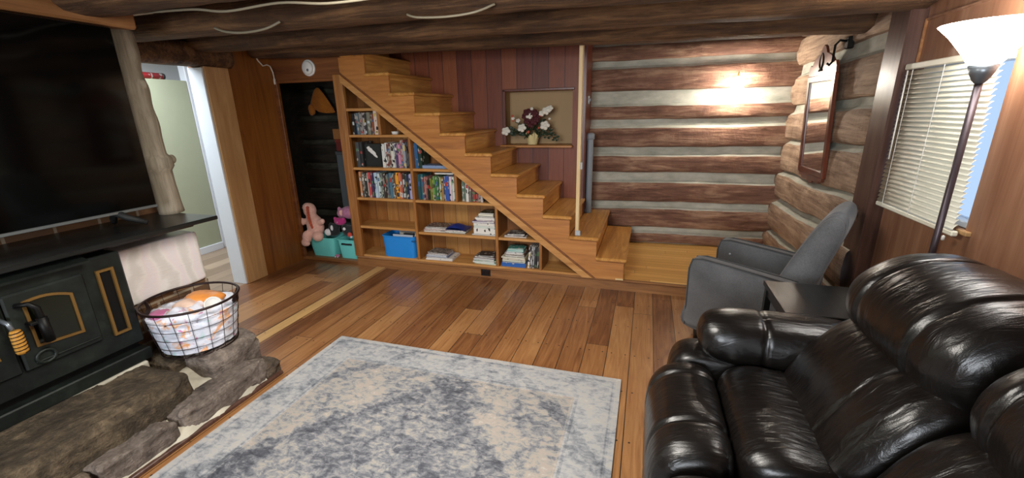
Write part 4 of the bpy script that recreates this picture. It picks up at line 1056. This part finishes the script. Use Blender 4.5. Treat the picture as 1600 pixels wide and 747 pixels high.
MB().tube([bpt(a0-.30, 1), bpt(a0-.24, .86, -.012), bpt(a0, .80, -.016), bpt(a0+.24, .86, -.012), bpt(a0+.30, 1)], [.008, .011, .014, .011, .008], 8).build('handle', M['rust_iron'], bk)
a0 += math.pi
MB().tube([bpt(a0-.30, 1), bpt(a0-.24, .86, -.012), bpt(a0, .80, -.016), bpt(a0+.24, .86, -.012), bpt(a0+.30, 1)], [.008, .011, .014, .011, .008], 8).build('handle', M['rust_iron'], bk)
def bag(u, v):
    t = 2*math.pi*u
    if v < .6: q = .03+.70*(v/.6); r_ = (RB+(RT-RB)*q-.004)
    else:
        w_ = (v-.6)/.4; q = .73+.10*math.sin(w_*math.pi*.9); r_ = (RB+(RT-RB)*.73-.004)*(1-w_)
    k = 1.02+.07*nz(math.cos(t)*4, math.sin(t)*4, q*9)-.07*abs(nz(math.cos(t)*6, math.sin(t)*6, q*17))
    zz = BZ0+.012+(BZ1-BZ0)*q+(.05*nz(r_*math.cos(t)*12, r_*math.sin(t)*12, 3) if v > .6 else .02*nz(t*2, q*4, 9)*(v > .1))
    return (BC.x+r_*min(1.0, k)*math.cos(t), BC.y+r_*min(1.0, k)*math.sin(t), zz)
tag(MB().grid(bag, 90, 50).build('plastic_bag', M['liner'], None, (BC.x, BC.y, BZ0)), 'crumpled white printed plastic bag lining the wire basket', 'plastic bag')
def blob(name, label, c, r_, mat, seed, amp=.35, fr=11):
    mb = MB().ell((0, 0, 0), r_, 40, 26, 1.0, fn=lambda p: p*(1+amp*noise.noise(p*fr+Vector((seed, 0, 0)))-amp*.5*abs(noise.noise(p*fr*2.2+Vector((0, seed, 0))))))
    return tag(mb.build(name, mat, None, c, world=False), label, 'plastic bag')
M['orange_bag'] = plain('orange_film', hexc('df8f45'), .35, var=.25); M['pink_bag'] = plain('pink_film', hexc('b5678e'), .35, var=.35); M['peach_bag'] = plain('peach_film', hexc('d8b9a6'), .4, var=.2)
blob('plastic_bag', 'orange crumpled plastic bag at the back of the wire basket', (-2.53, 1.745, .545), (.11, .08, .04), M['orange_bag'], 4)
blob('plastic_bag', 'dark pink crumpled plastic bag at the stove side of the wire basket', (-2.60, 1.52, .530), (.05, .06, .03), M['pink_bag'], 8)
blob('plastic_bag', 'peach crumpled plastic bag in the middle of the wire basket', (-2.55, 1.63, .54), (.06, .06, .03), M['peach_bag'], 13)
cp = thing('cup', 'white round plastic cup lying inside the wire basket', 'cup', (-2.40, 1.68, .525))
cm = Matrix.Translation((-2.40, 1.685, .535)) @ Matrix.Rotation(-.5, 4, 'Z') @ Matrix.Rotation(R(62), 4, 'Y')
MB().lathe([(.0, -.06), (.034, -.06), (.044, .03), (.041, .03), (.032, -.055), (0, -.055)], 28, mat=cm).build('bowl', M['white_plastic'], cp)
MB().lathe([(.0445, .026), (.047, .030), (.041, .034), (.040, .028)], 28, mat=cm).build('rim', M['white_plastic'], cp)

# ================================================================== NICHE FLOWERS
fa = thing('flower_arrangement', 'artificial white and burgundy flowers in a cream pot in the wall niche', 'flower arrangement', (-1.207, 4.655, 1.2515))
fo_ = Vector((-1.207, 4.655, 1.2515))
def pot_fn(u, v):
    t = 2*math.pi*u; q = v; r_ = .052+.026*q+.006*math.sin(t*9)*q*q; z = .0+.115*q+.012*math.sin(t*5)*q**4
    return (fo_.x+r_*math.cos(t), fo_.y+r_*math.sin(t), fo_.z+z)
p_ = MB().grid(pot_fn, 64, 12).build('pot', M['cream_pot'], fa)
MB().lathe([(.0, .001), (.051, .001)], 30, mat=Matrix.Translation(fo_)).build('base', M['cream_pot'], p_)
MB().lathe([(.0, .085), (.070, .085)], 30, mat=Matrix.Translation(fo_)).build('moss', M['leaf'], p_)
rnd = random.Random(4)
def leafshape(mb, base, tip, w):
    base = Vector(base); tip = Vector(tip); d = tip-base; sdv = d.cross(Vector((rnd.uniform(-1, 1), -1, rnd.uniform(-.5, .5)))).normalized()
    up = sdv.cross(d).normalized(); v = []; f = []
    for i in range(6):
        q = i/5; ww = w*math.sin(math.pi*min(1, q*.95+.05))**.8; c_ = base+d*q+up*(.12*d.length*math.sin(math.pi*q))
        v += [tuple(c_-sdv*ww), tuple(c_+up*ww*.3), tuple(c_+sdv*ww)]
    for i in range(5): f += [(3*i, 3*i+1, 3*i+4, 3*i+3), (3*i+1, 3*i+2, 3*i+5, 3*i+4)]
    mb.add(v, f, 0, True)
mb = MB()
for i in range(95):
    a = rnd.uniform(-2.9, -.2) if rnd.random() < .75 else rnd.uniform(0, 6.28); el = rnd.uniform(-.1, 1.2); L = rnd.uniform(.05, .17)
    b = fo_+Vector((.02*math.cos(a), .02*math.sin(a), .10)); st_ = b+Vector((math.cos(a)*math.cos(el)*L*1.3, math.sin(a)*math.cos(el)*L*.6, math.sin(el)*L))
    t_ = st_+Vector((math.cos(a)*.06, math.sin(a)*.03, rnd.uniform(-.03, .03)))
    leafshape(mb, st_, t_, rnd.uniform(.010, .018))
for i in range(16):
    b = fo_+Vector((.03, -.03, .10)); c_ = fo_+Vector((.10+.012*i, -.04-.02*math.sin(i), .11-.003*i+.03*math.sin(i*1.7)))
    leafshape(mb, c_, c_+Vector((.035, -.01, .02*math.sin(i))), .012)
o = mb.build('foliage', M['leaf'], fa); o['kind'] = 'stuff'
def rose(loc, r_, mat, name='flower'):
    loc = Vector((loc[0]*.954, loc[1]-.215, 1.6+(loc[2]-1.6)*.954)); mb = MB()
    mb.ell(loc, (r_*.55, r_*.55, r_*.5), 14, 10)
    for k in range(9):
        a = 2*math.pi*k/5+(k > 4)*.6; rad = r_*(.42 if k > 4 else .62)
        c_ = loc+Vector((rad*math.cos(a), rad*.5*math.sin(a)-.2*r_, rad*.85*math.sin(a)))
        mb.ell(c_, (r_*.46, r_*.3, r_*.42), 12, 8)
    mb.build(name, mat, fa)
for (px, pz, r_) in ((-1.555, 1.385, .050), (-1.365, 1.42, .048), (-1.275, 1.555, .042), (-1.10, 1.445, .052), (-1.085, 1.60, .046), (-1.045, 1.625, .034), (-1.135, 1.575, .034), (-1.41, 1.50, .024), (-1.47, 1.525, .02), (-1.25, 1.625, .018), (-1.05, 1.515, .013)):
    rose((px, 4.79, pz), r_, M['white_petal'])
for (px, pz, r_) in ((-1.305, 1.585, .046), (-1.225, 1.575, .046), (-1.30, 1.50, .045), (-1.22, 1.495, .05), (-1.26, 1.46, .045), (-1.335, 1.545, .034), (-1.19, 1.535, .036), (-1.25, 1.61, .03)):
    rose((px, 4.80, pz), r_, M['burgundy'])
for (px, pz, r_) in ((-1.475, 1.55, .016), (-1.465, 1.50, .014), (-1.29, 1.375, .018), (-1.17, 1.42, .014), (-1.14, 1.55, .014)): rose((px, 4.785, pz), r_, M['pinkberry'])
for (px, pz) in ((-1.555, 1.36), (-1.365, 1.40), (-1.10, 1.42), (-1.06, 1.59), (-1.275, 1.53)):
    MB().tube([tuple(fo_+Vector((0, 0, .09))), ((px*.954+fo_.x)/2, 4.605, (pz+1.33)/2+.03), (px*.954, 4.585, 1.6+(pz-1.6)*.954)], .003, 5).build('stem', M['leaf'], fa)

# ================================================================== GATE
gp = thing('gate_post', 'pale wooden board standing on the second stair up to the ceiling log', 'post', (-.562, 3.80, .5))
MB().box(-.58, -.548, 3.76, 3.825, .501, 2.12, .003).build('board', M['pale_post'], gp)
MB().box(-.579, -.530, 3.748, 3.762, .502, .55, .004).build('floor_catch', M['gate_light'], gp)
MB().box(-.549, -.532, 3.765, 3.80, 1.10, 1.165, .004).build('latch_catch', M['gate_light'], gp)
gt = thing('retractable_gate', 'rolled grey retractable baby gate standing at the back of the second stair', 'baby gate', (-.60, 4.74, .5))
MB().lathe([(.030, .0), (.034, .01), (.034, .84), (.030, .85)], 24, mat=Matrix.Translation((-.586, 4.71, .50))).build('housing_tube', M['gate_grey'], gt)
MB().lathe([(.042, .80), (.045, .81), (.045, .85), (.034, .865), (.0, .867)], 24, mat=Matrix.Translation((-.586, 4.71, .50))).build('top_knob', M['gate_grey'], gt)
MB().box(-.622, -.565, 4.69, 4.76, 1.285, 1.325, .006).build('wall_bracket', M['gate_light'], gt)
MB().box(-.622, -.565, 4.69, 4.76, .505, .545, .006).build('wall_bracket', M['gate_light'], gt)
MB().box(-.618, -.606, 4.735, 4.76, .53, 1.30, .003).build('pull_bar', M['gate_grey'], gt)
for z in (.62, .80, 1.0, 1.15): MB().box(-.621, -.60, 4.735, 4.765, z, z+.018, .003).build('clip', M['gate_light'], gt)
cb = thing('wall_catch', 'small grey gate catch screwed to the red trim board', 'catch', (-.62, 4.70, 1.70))
MB().box(-.622, -.607, 4.67, 4.72, 1.66, 1.74, .004).build('plate', M['gate_light'], cb)
MB().box(-.609, -.592, 4.685, 4.705, 1.685, 1.715, .003).build('hook', M['gate_grey'], cb)

# ================================================================== SCONCE
SXc, SYc, SZc = .795, 4.965, 1.815
sc = thing('wall_sconce', 'small frosted glass wall sconce glowing on the log wall', 'wall lamp', (SXc, SYc, SZc))
MB().lathe([(.045, 0), (.045, .012), (.03, .018), (.0, .02)], 24, mat=Matrix.Translation((SXc, 5.005, SZc+.01)) @ Matrix.Rotation(math.pi/2, 4, 'X')).build('backplate', M['brass'], sc)
MB().tube([(SXc, 4.99, SZc+.02), (SXc, 4.93, SZc+.05), (SXc, 4.865, SZc+.085), (SXc, 4.86, SZc+.065)], .007, 8).build('arm', M['brass'], sc)
MB().lathe([(.0, .062), (.030, .060), (.052, .045), (.058, .01), (.058, -.055), (.055, -.062), (.052, -.055), (.052, .0), (.044, .04), (.0, .054)], 28, mat=Matrix.Translation((SXc, 4.86, SZc))).build('glass_shade', M['sconce_glow'], sc)
MB().lathe([(.010, .060), (.012, .075), (.005, .085), (.006, .105), (.0, .115)], 14, mat=Matrix.Translation((SXc, 4.86, SZc))).build('finial', M['brass'], sc)

# ================================================================== MIRROR
MX = 1.275
mi = thing('wall_mirror', 'tall narrow red wood mirror with a carved crest on the log side wall', 'mirror', (MX, 4.08, 1.44), 0)
def mfr(y0, y1, z0, z1, n, m='redwood', x0=-.012, x1=.014, c=.005):
    return MB().box(x0, x1, y0, y1, z0, z1, c).build(n, M[m], mi, (0, 0, 0), world=False)
HW, HH = .265, .385
M['mirror_wood'] = wood('mirror_frame_wood', hexc('3e1c11'), hexc('5f2c1b'), hexc('7d4129'), 'Z', 1.2, .30, .05, .3)
for a_ in ((-HW, -HW+.048, -HH, HH), (HW-.048, HW, -HH, HH), (-HW+.04, HW-.04, -HH, -HH+.05), (-HW+.04, HW-.04, HH-.05, HH)): mfr(*a_, 'frame_rail', 'mirror_wood')
MB().box(-.002, .003, -HW+.04, HW-.04, -HH+.04, HH-.04).build('mirror_glass', M['mirror'], mi, (0, 0, 0), world=False)
crest = [(-HW+.01, HH), (-HW+.01, HH+.05), (-HW+.03, HH+.085), (-HW+.065, HH+.075), (-HW+.085, HH+.10), (-HW+.12, HH+.13), (-.06, HH+.155), (-.03, HH+.20), (0, HH+.215), (.03, HH+.20), (.06, HH+.155), (HW-.12, HH+.13), (HW-.085, HH+.10), (HW-.065, HH+.075), (HW-.03, HH+.085), (HW-.01, HH+.05), (HW-.01, HH)]
MB().prism(crest, 'X', -.008, .010).build('crest', M['mirror_wood'], mi, (0, 0, 0), world=False)
apron = [(-HW+.02, -HH), (HW-.02, -HH), (HW-.03, -HH-.03), (HW-.07, -HH-.025), (HW-.10, -HH-.05), (.06, -HH-.04), (.03, -HH-.065), (0, -HH-.07), (-.03, -HH-.065), (-.06, -HH-.04), (-HW+.10, -HH-.05), (-HW+.07, -HH-.025), (-HW+.03, -HH-.03)]
MB().prism(apron, 'X', -.008, .010).build('apron', M['mirror_wood'], mi, (0, 0, 0), world=False)
mi.rotation_euler = (0, R(-3.0), R(2.0))
k1 = thing('horseshoe', 'black iron ring hanging on the carved mirror crest', 'iron ring', (MX-.03, 4.10, 1.90))
MB().tube([(MX-.035, 4.10+.034*math.cos(a*math.pi/10), 1.925+.055*math.sin(a*math.pi/10)) for a in range(20)], .007, 6, closed=True).build('ring', M['black_iron'], k1)
MB().tube([(MX-.035, 4.125, 1.855), (MX-.035, 4.10, 1.872), (MX-.035, 4.075, 1.855)], .007, 6).build('foot', M['black_iron'], k1)
k2 = thing('iron_hook', 'black iron hook on the log above the mirror', 'hook', (1.26, 3.86, 1.96))
MB().tube([(1.31, 3.86, 2.03), (1.26, 3.86, 2.04), (1.235, 3.86, 2.01), (1.235, 3.86, 1.90), (1.215, 3.855, 1.875), (1.20, 3.85, 1.89)], .008, 8).build('hook', M['black_iron'], k2)
MB().box(1.30, 1.34, 3.83, 3.89, 1.98, 2.06, .006).build('plate', M['black_iron'], k2)
k3 = thing('iron_nail', 'pair of small black nails beside the mirror crest', 'nail', (MX-.01, 4.28, 1.87))
MB().tube([(MX+.02, 4.29, 1.872), (MX-.03, 4.29, 1.875), (MX-.032, 4.29, 1.86)], .005, 6).build('nail', M['black_iron'], k3)
MB().tube([(MX+.02, 4.25, 1.877), (MX-.03, 4.25, 1.880), (MX-.032, 4.25, 1.865)], .005, 6).build('nail', M['black_iron'], k3)

# ================================================================== RUG
tag(MB().grid(lambda u, v: (-1.02+2.04*u, -1.40+2.80*v, .012+.0012*nz(u*9, v*12, 1)), 40, 50)
    .box(-1.02, 1.02, -1.40, 1.40, .0005, .0115).build('rug', M['rug'], None, (-1.078, .955, 0), world=False), 'large distressed grey, cream and slate blue oriental rug on the plank floor', 'rug')

# ================================================================== SOFA
sf = thing('sofa', 'black leather reclining sofa along the panelled window wall', 'sofa', (.68, 1.1, 0))
L_ = M['leather']
FOOT = [(.10, .09), (.068, .25), (.078, .39), (.13, .475), (.22, .508), (.31, .50), (.355, .44), (.36, .28), (.34, .10)]
SEAT = [(.345, .28), (.35, .43), (.39, .505), (.48, .535), (.60, .525), (.70, .505), (.78, .45), (.78, .28)]
LUMB = [(.60, .46), (.625, .57), (.69, .69), (.77, .785), (.86, .835), (.96, .80), (1.0, .66), (.93, .50), (.78, .43)]
PILL = [(.80, .79), (.775, .88), (.81, .98), (.91, 1.06), (1.04, 1.087), (1.16, 1.06), (1.245, .95), (1.25, .74), (1.15, .64), (.97, .68), (.86, .73)]
for k, y0 in enumerate((1.245, .585)):
    y1 = y0+.655; s1, s2 = y0+.20, y0+.515
    MB().sweep(FOOT, y0, y1, seams=(s1, s2), p=9, wr=.003, seed=k+1).build('footrest', L_, sf)
    MB().sweep(SEAT, y0+.005, y1-.01, p=8, wr=.005, seed=k+4, n=90).build('seat_cushion', L_, sf)
    MB().sweep(LUMB, y0, y1, seams=(s1+.02,), p=7, wr=.006, seed=k+7, n=80, depth=.05).build('lumbar_cushion', L_, sf)
    MB().sweep(PILL, y0+.01, y1+(.07 if k == 0 else .0), seams=(s1, s2), p=6, wr=.005, seed=k+11, n=80, depth=.06).build('head_cushion', L_, sf)
for k, (ya, yb) in enumerate(((1.86, 2.125), (.33, .585))):
    m_ = (ya+yb)/2; h = (yb-ya)/2
    q = lambda a, z: (m_+a*h, z)
    PAD = [q(-.85, .50), q(-1.02, .585), q(-.75, .665), q(-.1, .70), q(.6, .69), q(1.02, .61), q(.98, .52), q(.1, .465)]
    BASE = [q(-.85, .06), q(-.86, .42), q(-.55, .51), q(.5, .51), q(.9, .43), q(.92, .06)]
    MB().sweep(BASE, .165, .98, axis='X', p=9).build('arm', L_, sf)
    MB().sweep(PAD, .285, .95, axis='X', seams=(.545,), p=6, wr=.003, seed=k+20).build('arm_pad', L_, sf)
MB().prism([(.40, .05), (1.18, .05), (1.26, .70), (1.22, .78), (1.0, .70), (.78, .30), (.40, .28)], 'Y', .60, 1.86).build('frame', L_, sf)

# ================================================================== SIDE TABLE
tb = thing('side_table', 'small black square side table between the leather sofa and the grey chair', 'side table', (.885, 2.35, 0))
MB().box(.675, 1.085, 2.14, 2.555, .635, .662, .003).build('top', M['blackwood'], tb)
for x in (.70, 1.06):
    for y in (2.165, 2.53): MB().box(x-.016, x+.016, y-.016, y+.016, 0, .635, .002).build('leg', M['blackwood'], tb)
MB().box(.70, 1.06, 2.157, 2.173, .585, .635).box(.70, 1.06, 2.522, 2.538, .585, .635).box(.692, .708, 2.165, 2.53, .585, .635).box(1.052, 1.068, 2.165, 2.53, .585, .635).build('apron', M['blackwood'], tb)

# ================================================================== GREY CHAIR
ch = thing('armchair', 'grey upholstered recliner armchair beside the platform step', 'armchair', (.835, 3.115, 0), R(-26))
G = M['grey_fabric']
def cl(mb, name, mat, par=ch): return mb.build(name, mat, par, (0, 0, 0), world=False)
for sgn in (-1, 1):
    y0, y1 = (-.33, -.235) if sgn < 0 else (.235, .33)
    prof = [(-.405, .11), (-.405, .56), (-.385, .612), (-.33, .622), (0, .595), (.22, .575), (.275, .55), (.28, .11)]
    a_ = cl(MB().sweep([(-.405, .11), (-.408, .30), (-.404, .54), (-.385, .61), (-.32, .622), (-.15, .61), (.05, .592), (.22, .575), (.275, .54), (.28, .33), (.27, .11), (-.05, .105)], y0, y1, p=14, endmin=.93), 'arm', G)
    for yy in (y0+.008, y1-.008):
        cl(MB().tube([(-.398, yy, .12), (-.404, yy, .54), (-.384, yy, .611), (-.32, yy, .624), (-.15, yy, .612), (.05, yy, .594), (.22, yy, .577)], .006, 6), 'piping', M['grey_pipe'], a_)
    if sgn > 0: cl(MB().ell((-.31, y0-.001, .52), (.008, .005, .008), 12, 8), 'button', M['gate_light'], a_)
cl(MB().sweep([(-.40, .26), (-.415, .36), (-.39, .44), (-.25, .465), (0, .455), (.12, .43), (.15, .34), (.12, .26)], -.232, .232, p=12, seams=()), 'seat_cushion', G)
cl(MB().box(-.37, .26, -.23, .23, .11, .27, .02), 'base', G)
BK = [(.06, .36), (.085, .48), (.15, .66), (.215, .82), (.275, .945), (.325, 1.01), (.37, 1.025), (.405, .99), (.405, .90), (.365, .74), (.315, .56), (.27, .36), (.16, .33)]
bk_ = cl(MB().sweep([(x-.012, z) for x, z in BK], -.245, .225, p=16, seams=(-.205, .205), depth=.02, sw=.006, endmin=.9, n=60), 'backrest', G)
for x in (-.33, .2):
    for y in (-.26, .26): cl(MB().lathe([(.016, .0), (.024, .11)], 14, mat=Matrix.Translation((x, y, 0))), 'leg', M['blackwood'])

# ================================================================== FLOOR LAMP
LX, LY = 1.215, 2.225
fl_ = thing('floor_lamp', 'bronze torchiere floor lamp with a glowing white bowl before the window', 'floor lamp', (LX, LY, 0))
MB().lathe([(.0, 0), (.115, 0), (.118, .012), (.09, .025), (.03, .035), (.0, .036)], 36, mat=Matrix.Translation((LX, LY, 0))).build('base', M['lamp_pole'], fl_)
MB().tube([(LX, LY, .03), (LX, LY, .9), (LX, LY, 1.68)], .0125, 12).build('pole', M['lamp_pole'], fl_)
MB().lathe([(.013, 1.668), (.022, 1.678), (.034, 1.702), (.046, 1.736), (.0, 1.736)], 28, mat=Matrix.Translation((LX, LY, 0))).build('socket_cup', M['chrome'], fl_)
MB().lathe([(.040, 1.728), (.072, 1.78), (.118, 1.842), (.158, 1.884), (.155, 1.886), (.114, 1.845), (.067, 1.785), (.034, 1.735), (.0, 1.735)], 44, mat=Matrix.Translation((LX, LY, 0))).build('bowl_shade', M['torch_glow'], fl_)

# ================================================================== BLIND
bl = thing('window_blind', 'cream slatted venetian blind over the window', 'window blind', (1.335, 2.68, 1.80))
Y0, Y1 = 2.335, 3.03
MB().box(1.318, 1.352, Y0-.01, Y1+.005, 1.775, 1.805, .004).build('headrail', M['blind'], bl)
mb = MB()
n = 30
for i in range(n):
    z = 1.768-(1.768-1.055)*(i+.5)/n
    mb.grid(lambda u, v: (1.335-.011+.022*v*.75+.0015*math.sin(math.pi*v)*-1, Y0+(Y1-Y0)*u, z+.0115-.023*(1-v)+.003*math.sin(math.pi*v)), 1, 5)
o = mb.build('slats', M['blind'], bl)
sol = o.modifiers.new('thickness', 'SOLIDIFY'); sol.thickness = .0011
MB().box(1.322, 1.348, Y0-.004, Y1+.004, 1.025, 1.05, .005).build('bottom_rail', M['blind'], bl)
for y in (Y0+.08, (Y0+Y1)/2, Y1-.08): MB().tube([(1.3185, y, 1.775), (1.3185, y, 1.04)], .0012, 5).build('ladder_cord', M['white_plastic'], bl)
MB().tube([(1.312, Y1-.045, 1.77), (1.310, Y1-.06, 1.30)], .004, 6).build('tilt_wand', M['white_plastic'], bl)
MB().lathe([(.004, 0), (.007, .004), (.006, .02), (.002, .024)], 10, mat=Matrix.Translation((1.31, Y0+.02, 1.0))).build('cord_tassel', M['white_plastic'], bl)

# ================================================================== CABLES ON THE CEILING LOGS
def cable(label, pts, r=.006):
    P = [Vector(p) for p in pts]; out = []
    for i in range(len(P)-1):
        a, b, c_, d = P[max(i-1, 0)], P[i], P[i+1], P[min(i+2, len(P)-1)]
        for k in range(6):
            q = k/6; out.append(.5*((2*b)+(c_-a)*q+(2*a-5*b+4*c_-d)*q*q+(3*b-a-3*c_+d)*q**3))
    out.append(P[-1])
    return tag(MB().tube(out, r, 8).build('cable', M['pale_cable'], None, tuple(P[0])), label, 'cable')
cable('pale cable stapled along a ceiling log above the television', [(-2.75, 1.83, 2.165), (-2.60, 1.825, 2.14), (-2.25, 1.828, 2.128), (-2.02, 1.822, 2.10), (-1.70, 1.828, 2.112), (-1.42, 1.82, 2.085), (-1.11, 1.82, 2.09), (-.85, 1.82, 2.115)])
cable('short sagging pale cable below a ceiling log over the doorway', [(-2.60, 2.235, 2.13), (-2.50, 2.22, 2.10), (-2.36, 2.215, 2.085), (-2.2, 2.22, 2.095), (-2.1, 2.24, 2.13)], .007)
cable('pale cable sagging between ceiling logs above the stairs', [(-1.28, 2.27, 2.11), (-1.20, 2.24, 2.085), (-1.03, 2.235, 2.075), (-.88, 2.24, 2.085), (-.78, 2.27, 2.12)], .006)
cable('pale cable loop on the log above the window casing', [(1.33, 3.56, 2.20), (1.31, 3.50, 2.16), (1.30, 3.41, 2.145), (1.30, 3.32, 2.15), (1.30, 3.24, 2.19)], .008)
